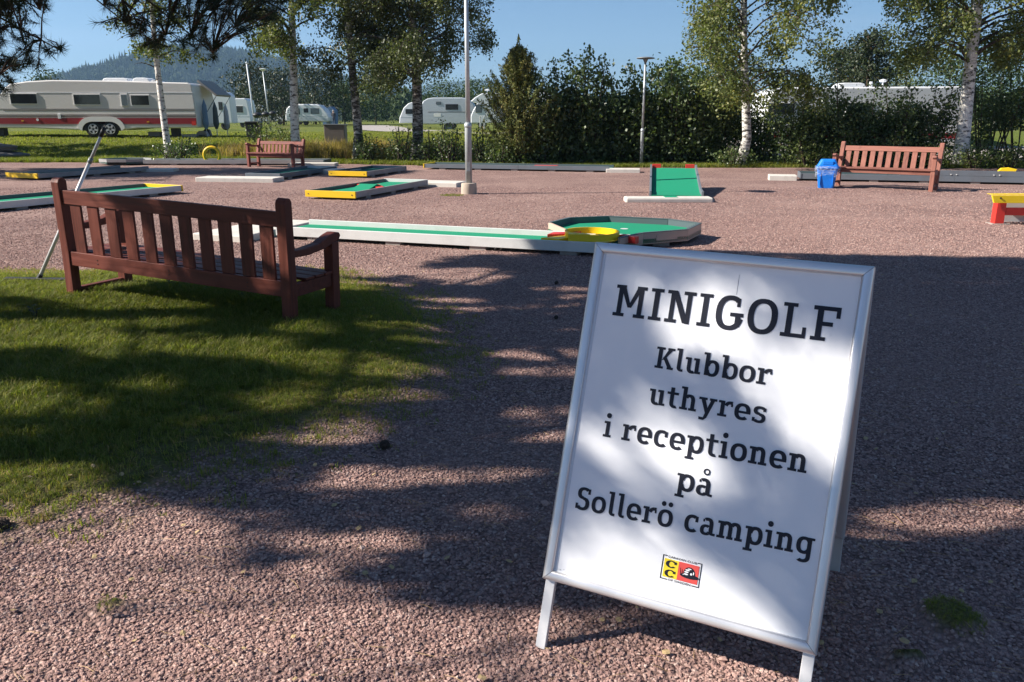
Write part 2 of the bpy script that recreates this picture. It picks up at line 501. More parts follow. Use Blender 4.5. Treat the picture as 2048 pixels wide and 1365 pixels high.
ys = np.concatenate([np.linspace(-60, 24, 12), np.linspace(25, 80, 111), np.linspace(90, 4500, 40)])
struct(grid('ground', xs, ys, lambda x, y: terrain(x, y) - 0.03 * (y < 28.5) + 0.02 * wob(x, y, 1.5, 3) * (y > 29), LAWN), 'grassy ground reaching from the gravel yard to the hills')

# --- gravel yard with worn grass and sandy rim
PATCH_PX = [(-500, 560), (-50, 549), (130, 552), (400, 545), (640, 548), (780, 590), (868, 650), (872, 730), (805, 790), (700, 838), (560, 880), (420, 925), (330, 962), (250, 1000), (100, 1030), (0, 1045), (-300, 1075), (-700, 1090)]
PATCH = [tuple(G(*p)[:2]) for p in PATCH_PX]
PATCH += []
CLUMP_A = G(1905, 1245)[:2]; CLUMP_B = G(1810, 1325)[:2]; CLUMP_C = G(228, 1225)[:2]; CLUMP_P = G(905, 391)[:2]
def gmask(x, y):
    d = sdpoly(x, y, PATCH) + 0.10 * wob(x, y, 3.0, 1) + 0.05 * wob(x, y, 9.0, 2)
    m = 1 - ss(-0.30, 0.34, d + 0.10 * wob(x, y, 11, 77))
    for (cx, cy), r_ in ((CLUMP_A, 0.10), (CLUMP_B, 0.045), (CLUMP_C, 0.05), (CLUMP_P, 0.25)):
        dd = np.hypot(x - cx, (y - cy) * 1.0) / r_
        m = np.maximum(m, 0.95 * (1 - ss(0.6, 1.25, dd + 0.2 * wob(x, y, 22, 4))))
    return m
def smask(x, y):
    d = sdpoly(x, y, PATCH) + 0.12 * wob(x, y, 2.3, 8)
    return (1 - ss(0.05, 0.42, np.abs(d - 0.10))) * ss(6.2, 4.6, y) * (.65 + .5 * wob(x, y, 4.5, 91))
n = NT('red_gravel')
v = n.coord('Object')
vo = n.n('ShaderNodeTexVoronoi'); vo.inputs['Scale'].default_value = 62; n.l(v, vo.inputs['Vector'])
vb = n.n('ShaderNodeTexVoronoi'); vb.inputs['Scale'].default_value = 120; n.l(v, vb.inputs['Vector'])
big = n.noise(v, 0.5, 4); mid = n.noise(v, 9, 4); 
hs = n.n('ShaderNodeSeparateColor'); n.l(vo.outputs['Color'], hs.inputs[0])
c = n.ramp(hs.outputs[0], [(0.0, (0.15, 0.095, 0.088)), (0.35, (0.33, 0.198, 0.168)), (0.7, (0.50, 0.308, 0.258)), (1.0, (0.66, 0.48, 0.42))])
c = n.mix(n.rng(vb.outputs['Distance'], 0.0, 0.5, 0.0, 0.25), c, (0.2, 0.12, 0.11))
c = n.mix(n.rng(vo.outputs['Distance'], 0.35, 0.75, 0, 0.75), c, (0.06, 0.038, 0.036))
c = n.mix(n.rng(big, 0.42, 0.68, 0, 0.55), c, (0.42, 0.285, 0.24))
c = n.mix(n.rng(n.noise(v, 1.7, 5, .7), 0.5, 0.8, 0, 0.55), c, (0.22, 0.13, 0.115))
vc = n.n('ShaderNodeTexVoronoi'); vc.inputs['Scale'].default_value = 17; n.l(v, vc.inputs['Vector'])
hc_ = n.n('ShaderNodeSeparateColor'); n.l(vc.outputs['Color'], hc_.inputs[0])
c = n.mix(n.math('MULTIPLY', n.rng(hc_.outputs[1], .72, .9, 0, .6), n.rng(vc.outputs['Distance'], .25, .5, 1, 0)), c, (0.10, 0.06, 0.055))
c = n.mix(n.math('MULTIPLY', n.rng(hc_.outputs[0], .8, .95, 0, .6), n.rng(vc.outputs['Distance'], .2, .45, 1, 0)), c, (0.62, 0.46, 0.40))
sa = n.n('ShaderNodeAttribute'); sa.attribute_name = 'sand'
ga = n.n('ShaderNodeAttribute'); ga.attribute_name = 'grass'
sand = n.ramp(n.noise(v, 30, 5, .7), [(0.3, (0.17, 0.12, 0.085)), (0.7, (0.36, 0.27, 0.20))])
sf = n.rng(n.math('ADD', sa.outputs['Fac'], n.math('MULTIPLY', n.math('SUBTRACT', mid, 0.5), 1.2)), 0.45, 0.85)
c = n.mix(n.math('MULTIPLY', sf, 0.6), c, sand)
gcol = n.ramp(n.noise(v, 14, 5, .7), [(0.3, (0.055, 0.060, 0.020)), (0.5, (0.12, 0.115, 0.035)), (0.75, (0.19, 0.14, 0.075))])
gf = n.rng(n.math('ADD', ga.outputs['Fac'], n.math('MULTIPLY', n.math('SUBTRACT', mid, 0.5), 0.9)), 0.4, 0.8)
c = n.mix(gf, c, gcol)
n.base(c)
hgt = n.math('ADD', n.math('MULTIPLY', vo.outputs['Distance'], -1.0), n.math('MULTIPLY', n.noise(v, 150, 3), 0.5))
n.bump(hgt, 1.0, 0.014)
GRAVEL = n.set(0.9, 0, 0.2)
xs = np.concatenate([np.linspace(-42, -6, 60), np.arange(-5.9, 4.6, 0.05), np.linspace(4.7, 42, 60)])
ys = np.concatenate([np.linspace(-12, 0.9, 14), np.arange(1.0, 8.6, 0.05), np.linspace(8.8, 28.6, 60)])
def gravz(x, y):
    edge = np.where(x < -14, 28.3, 28.3 - 3.0 * ss(-10, 3, x)) + 0.25 * wob(x, y * 0, 1.1, 9)
    z = 0.004 * wob(x, y, 5, 6) + 0.05 * gmask(x, y) * (y < 9)
    return np.where(y > edge, -0.10, z)
struct(grid('gravel_yard', xs, ys, gravz, GRAVEL, {'grass': gmask, 'sand': smask}), 'reddish crushed gravel yard of the minigolf course')

# --- path among the caravans
n = NT('path_gravel'); v = n.coord('Object'); f = n.noise(v, 3, 6, .7)
n.base(n.ramp(f, [(0.3, (0.26, 0.235, 0.215)), (0.7, (0.40, 0.365, 0.335))])); n.bump(f, .5, .02); PATHM = n.set(.9, 0, .2)
cen = [(-17, 100, 4), (-13.5, 84, 4.5), (-10, 66, 4.2), (-6.2, 52, 4.0), (-2.2, 42.5, 3.8), (3.0, 35.6, 3.6), (12, 31.5, 3.4), (26, 30.2, 3.4), (44, 30, 3.4)]
dense = []
for i in range(len(cen) - 1):
    for t in np.linspace(0, 1, 12, endpoint=False):
        p0 = np.array(cen[max(i - 1, 0)]); p1 = np.array(cen[i]); p2 = np.array(cen[i + 1]); p3 = np.array(cen[min(i + 2, len(cen) - 1)])
        dense.append(0.5 * ((2 * p1) + (p2 - p0) * t + (2 * p0 - 5 * p1 + 4 * p2 - p3) * t * t + (3 * p1 - p0 - 3 * p2 + p3) * t ** 3))
V = []; F = []
for i, p in enumerate(dense):
    q = dense[min(i + 1, len(dense) - 1)] if i < len(dense) - 1 else p + (p - dense[i - 1])
    d = (q - p)[:2]; d = d / (np.linalg.norm(d) + 1e-9); nn = np.array([-d[1], d[0]])
    for k, t in enumerate(np.linspace(-0.5, 0.5, 7)):
        w_ = p[2] + 0.12 * math.sin(i * 1.7)
        P = p[:2] + nn * t * w_
        V.append((P[0], P[1], float(terrain(P[0], P[1])) + 0.05 - 0.02 * abs(t)))
for i in range(len(dense) - 1):
    for k in range(6):
        a = i * 7 + k; F.append((a, a + 7, a + 8, a + 1))
me = bpy.data.meshes.new('path'); me.from_pydata(V, [], F); me.update()
struct(link('path', me, PATHM), 'pale gravel path curving between the caravan pitches')

# --- hills with forest
n = NT('forest_hill'); v = n.coord('Object'); f = n.noise(v, .02, 8, .75); f2 = n.noise(v, 0.003, 4)
c = n.ramp(f, [(0.35, (0.012, 0.022, 0.012)), (0.6, (0.032, 0.05, 0.022)), (0.8, (0.06, 0.08, 0.03))])
c = n.mix(n.rng(f2, 0.55, 0.68, 0, .5), c, (0.075, 0.095, 0.04))
n.base(c); HILL = n.set(.95, 0, .1)
def ridge(name, D, prof, depth, front, label):
    px = [p[0] for p in prof]; py = [p[1] for p in prof]
    Xs = np.array([(x - 1024) / F_PX * D for x in px]); Zs = np.array([EYE + (235 - y) / F_PX * D for y in py])
    xs = np.linspace(Xs[0], Xs[-1], 170); ys = np.linspace(D - front, D + depth, 40)
    def zf(X, Y):
        top = np.interp(X, Xs, Zs)
        t = np.where(Y < D, ss(D - front, D, Y), 1 - ss(D, D + depth, Y) * 0.6)
        return -3 + (top + 3) * t * (1 + 0.025 * wob(X, Y, 0.012, 3) * t) + 4 * wob(X, Y, .03, 7) * t
    o = grid(name, xs, ys, zf, HILL); struct(o, label)
    return zf, (Xs[0], Xs[-1], D - front, D + depth * .3)
h1, e1 = ridge('hill', 1500, [(-500, 236), (0, 234), (150, 226), (215, 206), (250, 182), (285, 162), (330, 143), (380, 127), (430, 118), (480, 119), (540, 127), (600, 142), (660, 158), (720, 174), (800, 194), (880, 216), (960, 232), (1100, 240)], 500, 650, 'forested hill rising behind the caravans at left')
h2, e2 = ridge('far_hill', 3600, [(-1500, 225), (-400, 210), (100, 205), (500, 195), (640, 188), (760, 184), (840, 180), (900, 171), (960, 167), (1010, 170), (1080, 182), (1200, 196), (1500, 212), (2100, 222), (3500, 228)], 700, 900, 'distant blue ridge behind the forested hill')

def conifer_src(nm, h, r, mat, tiers=5, sides=7, seed=1):
    rr = random.Random(seed); m = MB()
    m.tube([(0, 0, 0), (0, 0, h * .95)], [h * .018, h * .004], 4)
    for t in range(tiers):
        z0 = h * (.10 + .84 * t / tiers); rt = r * (1 - t / (tiers + .2)); hz = h / tiers * 1.5
        vs = [(0, 0, min(h, z0 + hz))]; fs = []
        for k in range(sides * 2):
            a = PI * k / sides + rr.uniform(-.15, .15); q = rt * (1 if k % 2 == 0 else .55) * rr.uniform(.8, 1.15)
            vs.append((math.cos(a) * q, math.sin(a) * q, z0 - (.06 * h if k % 2 == 0 else 0)))
        for k in range(sides * 2): fs.append((0, 1 + k, 1 + (k + 1) % (sides * 2)))
        m.add(vs, fs)
    return m.build(nm, mat)
def round_src(nm, h, r, mat, seed=1):
    rr = np.random.default_rng(seed); k = 150
    p = rand_unit(k, rr) * (rr.uniform(.35, 1, k) ** .5)[:, None] * np.array([r, r, h * .42]) + np.array([0, 0, h * .58])
    V, F = leaf_quads(p, h * .17, rr, .8)
    me = fastmesh(nm, V, F, rr.uniform(0, 1, k))
    return link(nm, me, mat)
FORM = paint('forest_conifer', (0.028, 0.048, 0.022), .95, .3, 0, 1.0, (0.012, 0.02, 0.01), .1)
FORM2 = paint('forest_conifer_light', (0.042, 0.060, 0.024), .95, .3, 0, 1.0, (0.02, 0.03, 0.015), .1)
srcs = [conifer_src('hill_spruce', 13, 3.0, FORM, seed=1), conifer_src('hill_spruce', 16, 3.4, FORM, seed=2), conifer_src('hill_pine', 12, 3.4, FORM2, 3, 6, 3), round_src('hill_birch', 11, 3.8, FAR_LEAF, 4)]
N_ = 15000
X = rng.uniform(-1500, 250, N_); Y = rng.uniform(950, 1580, N_); Z = h1(X, Y)
k = Z > 0
P = np.stack([X, Y, Z - .5], -1)[k]
scatter('hill_forest', P, np.stack([np.zeros(len(P))] * 2 + [rng.uniform(0, 6.28, len(P))], -1), rng.uniform(.7, 1.25, len(P)), srcs, 'dense conifer forest covering the hill', 'forest')

# --- far tree belt behind the camping ground
srcs = [conifer_src('belt_spruce', 9, 2.2, FORM, 7, 8, 5), round_src('belt_tree', 8, 3.0, FAR_LEAF, 6), round_src('belt_tree', 7, 3.2, FAR_LEAF, 7), conifer_src('belt_pine', 8, 2.6, FORM2, 6, 8, 8)]
N_ = 1500
X = rng.uniform(-220, 240, N_); Y = rng.uniform(165, 330, N_) ; k = X / Y > -.335; X = X[k]; Y = Y[k]; N_ = len(X); P = np.stack([X, Y, np.full(N_, .5)], -1)
scatter('tree_belt', P, np.stack([np.zeros(N_)] * 2 + [rng.uniform(0, 6.28, N_)], -1), rng.uniform(.5, .95, N_), srcs, 'mixed wood closing the view behind the caravans', 'wood')

# ================================================================== GRAVEL STONES, GRASS
def stone_src(seed, mat):
    r = random.Random(seed)
    vs = []; 
    for k in range(5): 
        a = 2 * PI * k / 5 + r.uniform(-.3, .3); q = r.uniform(.38, .6); vs.append((math.cos(a) * q, math.sin(a) * q, r.uniform(-.12, .12)))
    top = [(v_[0] * r.uniform(.4, .7), v_[1] * r.uniform(.4, .7), r.uniform(.14, .28)) for v_ in vs]
    low = (0, 0, -.3)
    V = vs + top + [low]; F = [tuple(range(5, 10))]
    F += [(i, (i + 1) % 5, (i + 1) % 5 + 5, i + 5) for i in range(5)] + [((i + 1) % 5, i, 10) for i in range(5)]
    m = MB(); m.add(V, F)
    return m.build('stone', mat)
n = NT('gravel_stone'); oi = n.n('ShaderNodeObjectInfo')
c = n.ramp(oi.outputs['Random'], [(0, (0.20, 0.128, 0.118)), (.25, (0.30, 0.185, 0.16)), (.55, (0.40, 0.25, 0.212)), (.85, (0.47, 0.31, 0.26)), (1.0, (0.56, 0.42, 0.36))])
c = n.mix(n.rng(n.noise(n.coord('Object'), 3, 3), .3, .7, 0, .3), c, (0.2, 0.13, 0.12)); n.base(c)
STONE = n.set(.85, 0, .25)
srcs = [stone_src(i, STONE) for i in range(6)]
def region(n_, y0, y1, s0, s1, xm=0.74):
    y = rng.uniform(y0, y1, n_); x = rng.uniform(-1, 1, n_) * (y * xm + 0.5)
    g = gmask(x, y); s_ = smask(x, y)
    keep = (rng.uniform(0, 1, n_) > g * 1.5 - .1) & (rng.uniform(0, 1, n_) > s_ * .5)
    x, y, g = x[keep], y[keep], g[keep]
    sc_ = rng.uniform(s0, s1, len(x)) * rng.uniform(.7, 1.1, len(x))
    z = gravz(x, y) + sc_ * rng.uniform(0, .22, len(x))
    return np.stack([x, y, z], -1), sc_
A = [region(98000, 1.2, 3.6, .007, .017), region(140000, 3.6, 7.2, .009, .018), region(90000, 7.2, 12.5, .012, .023), region(30000, 12.5, 18, .016, .030), region(260, 1.4, 7, .022, .04)]
P = np.concatenate([a[0] for a in A]); S = np.concatenate([a[1] for a in A])
R_ = np.stack([rng.uniform(-.38, .38, len(P)), rng.uniform(-.38, .38, len(P)), rng.uniform(0, 6.28, len(P))], -1)
scatter('gravel', P, R_, S, srcs, 'loose crushed reddish gravel stones on the yard', 'gravel')

def tuft_src(nm, seed, nb, h, spread, w, mat, lean=.5):
    r = np.random.default_rng(seed); V = []; F = []; T = []
    for k in range(nb):
        a = r.uniform(0, 6.28); b = r.uniform(0, spread); x0, y0 = math.cos(a) * b, math.sin(a) * b
        az = r.uniform(0, 6.28); hh = h * r.uniform(.5, 1.1); ln = lean * r.uniform(.1, 1) * hh
        dx, dy = math.cos(az), math.sin(az); px_, py_ = -dy * w / 2, dx * w / 2
        o = len(V)
        V += [(x0 - px_, y0 - py_, -.01), (x0 + px_, y0 + py_, -.01),
              (x0 + dx * ln * .3 + px_ * .8, y0 + dy * ln * .3 + py_ * .8, hh * .6), (x0 + dx * ln * .3 - px_ * .8, y0 + dy * ln * .3 - py_ * .8, hh * .6),
              (x0 + dx * ln + px_ * .15, y0 + dy * ln + py_ * .15, hh * (1 - .15 * lean)), (x0 + dx * ln - px_ * .15, y0 + dy * ln - py_ * .15, hh * (1 - .15 * lean))]
        F += [(o, o + 1, o + 2, o + 3), (o + 3, o + 2, o + 4, o + 5)]; t = r.uniform(0, 1); T += [t, t]
    me = fastmesh(nm, V, F, T); return link(nm, me, mat)
GRASS_M = grassmat('short_grass_blades', [(0.10, 0.125, 0.016), (0.155, 0.175, 0.024), (0.22, 0.215, 0.035), (0.32, 0.27, 0.09)])
GRASS_Y = grassmat('yellowish_grass_blades', [(0.10, 0.15, 0.025), (0.17, 0.20, 0.035), (0.24, 0.25, 0.05), (0.32, 0.27, 0.10)])  # yellowish blades, used in the patch, rim, verge and lawn
DRY_M = grassmat('dry_grass_blades', [(0.22, 0.15, 0.055), (0.34, 0.23, 0.09), (0.42, 0.30, 0.13), (0.12, 0.14, 0.04)])
WEED_M = leafmat('weed_leaves', [(0.045, 0.075, 0.02), (0.085, 0.12, 0.03), (0.14, 0.17, 0.05), (0.2, 0.2, 0.08)], .5, .25, .3)
srcs = [tuft_src('grass_tuft', i, 16, .075, .04, .004, GRASS_M, 1.0) for i in range(3)] + [tuft_src('grass_tuft', 9 + i, 14, .085, .04, .004, GRASS_Y, 1.1) for i in range(3)]
def grass_pts(n_, x0, x1, y0, y1, th=0.35):
    x = rng.uniform(x0, x1, n_); y = rng.uniform(y0, y1, n_); g = gmask(x, y) + .25 * wob(x, y, 6, 12)
    dd = sdpoly(x, y, PATCH) + .16 * wob(x, y, 4.0, 71) + .10 * wob(x, y, 11, 72)
    k = (g > .3) & ((dd < -.12) | (y < 2.4) | (y > 9)) & (rng.uniform(0, 1, n_) < .55 + 1.6 * np.clip(-dd, 0, .5) + (y < 2.4))
    return x[k], y[k]
x, y = grass_pts(62000, -6.4, 0.2, 2.5, 8.0)
xa, ya = grass_pts(900, CLUMP_A[0] - .2, CLUMP_A[0] + .2, CLUMP_A[1] - .2, CLUMP_A[1] + .2)
xc, yc = grass_pts(150, CLUMP_C[0] - .1, CLUMP_C[0] + .1, CLUMP_C[1] - .1, CLUMP_C[1] + .1)
xp, yp = grass_pts(900, CLUMP_P[0] - .4, CLUMP_P[0] + .4, CLUMP_P[1] - .4, CLUMP_P[1] + .4)
x = np.concatenate([x, xa, xc, xp]); y = np.concatenate([y, ya, yc, yp])
tall = 1.0 * (1 - ss(-1.0, -.2, sdpoly(x, y, PATCH))) 
s_ = (0.38 + .75 * tall * (0.7 + .3 * wob(x, y, 3, 14))) * rng.uniform(.6, 1.15, len(x))
s_ = np.where((y < 2.4) , s_ * .5, s_)
P = np.stack([x, y, gravz(x, y) - .003], -1)
scatter('grass_patch', P, np.stack([rng.uniform(-.15, .15, len(P))] * 2 + [rng.uniform(0, 6.28, len(P))], -1), s_, srcs, 'short green and yellowing grass under the near bench', 'grass')

rim = [tuft_src('rim_tuft', 30 + i, 9, .035, .03, .0034, GRASS_Y, 1.1) for i in range(3)] + [tuft_src('rim_tuft', 36, 8, .035, .03, .003, DRY_M, 1.3)]
x = rng.uniform(-6.4, .3, 90000); y = rng.uniform(2.2, 8.4, 90000)
dd = sdpoly(x, y, PATCH) + .16 * wob(x, y, 4.0, 71) + .10 * wob(x, y, 11, 72) + .08 * wob(x, y, 23, 73)
k = (rng.uniform(0, 1, len(x)) < np.clip(.62 - 1.25 * np.maximum(dd, 0), 0, 1) ** 1.6) & (dd > -.75) & (dd < .5)
x = x[k]; y = y[k]; P = np.stack([x, y, gravz(x, y) - .001], -1)
scatter('sparse_grass', P, np.stack([rng.uniform(-.3, .3, len(P))] * 2 + [rng.uniform(0, 6.28, len(P))], -1), rng.uniform(.5, 1.15, len(P)), rim, 'thin yellowish grass fading out over the soil around the patch', 'grass')
# grass and weeds along the far edge of the gravel
srcs = [tuft_src('edge_tuft', 20 + i, 22, .16, .12, .012, GRASS_Y if i % 2 else GRASS_M, .8) for i in range(4)]
n_ = 15000
x = np.concatenate([rng.uniform(-24, 24, n_), rng.uniform(-24, -8, 5000)])
edge = np.where(x < -14, 28.3, 28.3 - 3.0 * ss(-10, 3, x)) + .25 * wob(x, x * 0, 1.1, 9)
y = edge + np.abs(rng.normal(0, 1.0, len(x))) - .1
P = np.stack([x, y, terrain(x, y) - .03], -1)
scatter('verge_grass', P, np.stack([rng.uniform(-.2, .2, len(P))] * 2 + [rng.uniform(0, 6.28, len(P))], -1), rng.uniform(.4, 1.2, len(P)), srcs, 'green verge grass along the far gravel edge', 'grass')
srcs = [tuft_src('dry_tuft', 40 + i, 26, .55, .16, .014, DRY_M, .5) for i in range(4)]
def blobpts(n_, cx, cy, sx, sy): return rng.normal(cx, sx, n_), rng.normal(cy, sy, n_)
bx, by = [], []
for (cx, cy, sx, sy, k) in ((-6.8, 30.2, 1.0, .5, 500), (-4.6, 30.0, .9, .5, 400), (-3.0, 29.6, .8, .4, 260), (-9.3, 30.4, .8, .4, 160)):
    a_, b_ = blobpts(k, cx, cy, sx, sy); bx.append(a_); by.append(b_)
x = np.concatenate(bx); y = np.concatenate(by)
P = np.stack([x, y, terrain(x, y) - .03], -1)
scatter('dry_grass', P, np.stack([rng.uniform(-.2, .2, len(P))] * 2 + [rng.uniform(0, 6.28, len(P))], -1), rng.uniform(.55, 1.25, len(P)), srcs, 'tall straw coloured grass between the birch trunks', 'grass')
# lawn blades nearer part
srcs = [tuft_src('lawn_tuft', 60 + i, 26, .07, .22, .016, GRASS_Y, .8) for i in range(3)]
x = rng.uniform(-26, 6, 26000); y = rng.uniform(28.5, 48, 26000)
P = np.stack([x, y, terrain(x, y)], -1)
scatter('lawn_grass', P, np.stack([rng.uniform(-.2, .2, len(P))] * 2 + [rng.uniform(0, 6.28, len(P))], -1), rng.uniform(.5, 1.2, len(P)), srcs, 'mown lawn in front of the caravans', 'grass')
# pine needles lying on the gravel
m = MB()
for k in range(3):
    m = MB(); m.tube([(-.5, 0, 0), (0, .06 * (k - 1), .03), (.5, 0, 0)], [.012, .014, .008], 3)
    o = m.build('needle', paint('dead_pine_needle', (0.42, 0.27, 0.12), .7, .1))
    if k == 0: ns = []
    ns.append(o)
n_ = 900
y = rng.uniform(1.5, 5.2, n_); x = rng.uniform(-1, 1, n_) * (y * .7 + .3)
P = np.stack([x, y, gravz(x, y) + .012], -1)
scatter('fallen_needles', P, np.stack([rng.uniform(-.1, .1, n_)] * 2 + [rng.uniform(0, 6.28, n_)], -1), rng.uniform(.035, .075, n_), ns, 'brown fallen pine needles scattered over the gravel', 'pine needles')
S_O_ = Vector((0.0587, 2.0159, 0.0))
def _sign_axes(yaw=rad(-25.9), tilt=rad(18.95), rk=rad(-1.0)):
    U = Vector((math.cos(yaw), math.sin(yaw), 0)); N = Vector((-math.sin(yaw), math.cos(yaw), 0))
    V = Vector((0, 0, 1)) * math.cos(tilt) + N * math.sin(tilt)
    a = U * math.cos(rk) + V * math.sin(rk); b = V * math.cos(rk) - U * math.sin(rk)
    return a, b, a.cross(b)
U2_, V2_, N2_ = _sign_axes()
# ================================================================== TREES
def curve_pts(p0, d, ln, rise, droop, n_=6, r=random):
    """limb that starts along d, rises then sags"""
    pts = [Vector(p0)]; d = Vector(d).normalized(); cur = Vector(p0)
    for i in range(n_):
        t = (i + 1) / n_
        dd = Vector((d.x, d.y, rise * (1 - t) - droop * t * t)).normalized()
        dd += Vector((r.uniform(-.12, .12), r.uniform(-.12, .12), r.uniform(-.08, .08)))
        cur = cur + dd.normalized() * (ln / n_); pts.append(cur.copy())
    return pts
def interp(pts, t):
    f = t * (len(pts) - 1); i = min(int(f), len(pts) - 2); return pts[i].lerp(pts[i + 1], f - i)

def softclip(W, clip, g):
    pw = proj(W); jx = 26 * wob(W[:, 0] * 1.0, W[:, 2] + W[:, 1], 3.2, 51) + g.normal(0, 9, len(W)); jy = 24 * wob(W[:, 2], W[:, 0] - W[:, 1], 3.4, 52) + g.normal(0, 9, len(W))
    return clip(pw[:, 0] + jx, pw[:, 1] + jy)
def birch(label, loc, H, r0, zc, R, nl, leaf, mat, barkm, seed, lean=(0, 0), hang=.9, ntw=9, lpt=26, bend=.12, asym=(0, 0), zmax=None, group='birch trees', clip=None):
    r = random.Random(seed); g = np.random.default_rng(seed)
    z0 = float(terrain(loc[0], loc[1])) - .05
    t = thing('birch_tree', label, 'tree', (loc[0], loc[1], z0), 0, group)
    tp = []; n_ = 12
    for i in range(n_ + 1):
        f = i / n_; tp.append(Vector((lean[0] * f * H + bend * math.sin(f * 5 + seed) * (f > 0), lean[1] * f * H + bend * .6 * math.sin(f * 4 + seed * 2), f * H)))
    MB().tube(tp, [r0 * (1.25 if i == 0 else 1) * (1 - .88 * (i / n_) ** 1.1) for i in range(n_ + 1)], 12).build('trunk', barkm, t, True)
    br_ = MB(); tw = MB(); centers = []
    for i in range(nl):
        f = (i + r.uniform(0, .9)) / nl; zb = zc + (H * .94 - zc) * f ** 1.1
        base = interp(tp, zb / H); az = r.uniform(0, 2 * PI)
        prof = (.55 + .9 * math.sin(PI * min(1, .18 + f * .85))) / 1.45
        ln = R * prof * r.uniform(.65, 1.1) * (1 + .35 * (math.cos(az) * asym[0] + math.sin(az) * asym[1]))
        pts = curve_pts(base, (math.cos(az), math.sin(az), 0), ln * 1.15, .9 - .3 * f, .75, 7, r)
        rb = r0 * .26 * (1 - f * .6) * (.6 + .4 * ln / R)
        if clip is not None:
            e_ = proj(np.array([p[:] for p in pts]) + np.array([loc[0], loc[1], z0])); bad = clip(e_[:, 0], e_[:, 1] - 30)
            kc = int(np.argmax(bad)) if bad.any() else 8
            if kc < 2: continue
            pts = pts[:kc]
        br_.tube(pts, [rb * (1 - .85 * k / max(1, len(pts) - 1)) for k in range(len(pts))], 5, False)
        for j in range(ntw):
            tt = r.uniform(.22, 1.0); b = interp(pts, tt); a2 = az + r.uniform(-1.3, 1.3)
            q = curve_pts(b, (math.cos(a2), math.sin(a2), 0), r.uniform(.35, .9) * (.5 + .28 * R), .5, hang * 1.6, 4, r)
            if clip is not None:
                e_ = proj(np.array([q[-1][:], q[2][:]]) + np.array([loc[0], loc[1], z0]))
                if clip(e_[:, 0], e_[:, 1]).any(): continue
            tw.tube(q, [.010, .008, .006, .005, .003], 3, False)
            for s_ in range(3):
                c0 = interp(q, r.uniform(.3, 1)); hl = r.uniform(.2, .75) * hang
                tt_ = g.uniform(0, 1, lpt); pos = np.array(c0[:]) + np.outer(tt_, [r.uniform(-.15, .15), r.uniform(-.15, .15), -hl]) + g.normal(0, .055 + .022 * R, (lpt, 3))
                centers.append(pos)
    Cn = np.concatenate(centers)
    if clip is not None:
        Cn = Cn[~softclip(Cn + np.array([loc[0], loc[1], z0]), clip, g)]
    br_.build('branches', barkm if barkm is DBARK else TWIG, t, True); tw.build('twigs', TWIG, t)
    leaves_obj('crown', Cn, leaf, mat, t, g, .72, .25)
    return t

# left group; px columns 337, 600, 715, 830
def X_at(px, y): return float(at(px, 300, y)[0])
gapA = lambda x, y: ((y > 235)) | ((x > 455) & (x < 500) & (y > 205))
birch('slender birch with thin speckled trunk in front of the striped caravan', (X_at(337, 28.6), 28.6), 9.5, .125, 3.1, 1.35, 34, .085, BIRCH_LEAF, WBARK, 3, (0, 0), .7, 7, 18, .08, clip=lambda x, y: (y > 128) | ((y > 60) & (x < 265)))
birch('white trunked birch directly behind the small far bench', (X_at(597, 29.2), 29.2), 10.5, .17, 3.6, 2.5, 46, .085, BIRCH_LEAF, WBARK, 5, (.004, 0), .8, 9, 26, .10, clip=lambda x, y: (y > 205) | (x < 475) | ((y > 120) & (x > 500) & (x < 560) & (y < 220)) | ((y > 150) & (x < 590)))
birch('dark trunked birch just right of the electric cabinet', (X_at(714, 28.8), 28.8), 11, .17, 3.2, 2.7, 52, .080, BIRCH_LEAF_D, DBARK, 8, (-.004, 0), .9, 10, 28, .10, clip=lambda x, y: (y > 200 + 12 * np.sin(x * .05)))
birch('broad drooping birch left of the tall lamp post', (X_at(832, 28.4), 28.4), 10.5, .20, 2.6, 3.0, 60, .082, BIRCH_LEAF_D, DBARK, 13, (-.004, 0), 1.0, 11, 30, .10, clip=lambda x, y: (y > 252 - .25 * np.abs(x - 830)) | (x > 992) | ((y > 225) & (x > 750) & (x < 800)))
# right pair
birch('tall birch with crooked white trunk rising from the middle of the hedge', (X_at(1480, 25.75), 25.75), 11, .15, 1.9, 3.0, 66, .085, BIRCH_LEAF, GBARK, 21, (.004, 0), .95, 10, 26, .26, clip=lambda x, y: (x < 1360) | (x > 1700) | ((y > 120) & (x < 1420) & (y < 150)))
birch('thick white trunked birch at the right behind the long slate lane', (X_at(1920, 25.6), 25.6), 11, .215, 3.0, 3.1, 66, .085, BIRCH_LEAF, WBARK, 34, (.004, 0), .95, 11, 28, .10, clip=lambda x, y: (x < 1765) | ((y > 190) & (x < 1860)))
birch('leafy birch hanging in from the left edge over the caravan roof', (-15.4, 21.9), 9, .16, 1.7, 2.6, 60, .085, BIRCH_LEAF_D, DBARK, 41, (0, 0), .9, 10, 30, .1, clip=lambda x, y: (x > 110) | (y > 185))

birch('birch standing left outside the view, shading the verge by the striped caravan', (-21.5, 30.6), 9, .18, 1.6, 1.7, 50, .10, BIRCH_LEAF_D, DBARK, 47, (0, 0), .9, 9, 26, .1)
birch('birch farther left outside the view, shading the gravel rim', (-20.5, 22.2), 9, .18, 1.2, 2.2, 60, .10, BIRCH_LEAF_D, DBARK, 48, (0, 0), .9, 9, 26, .1)
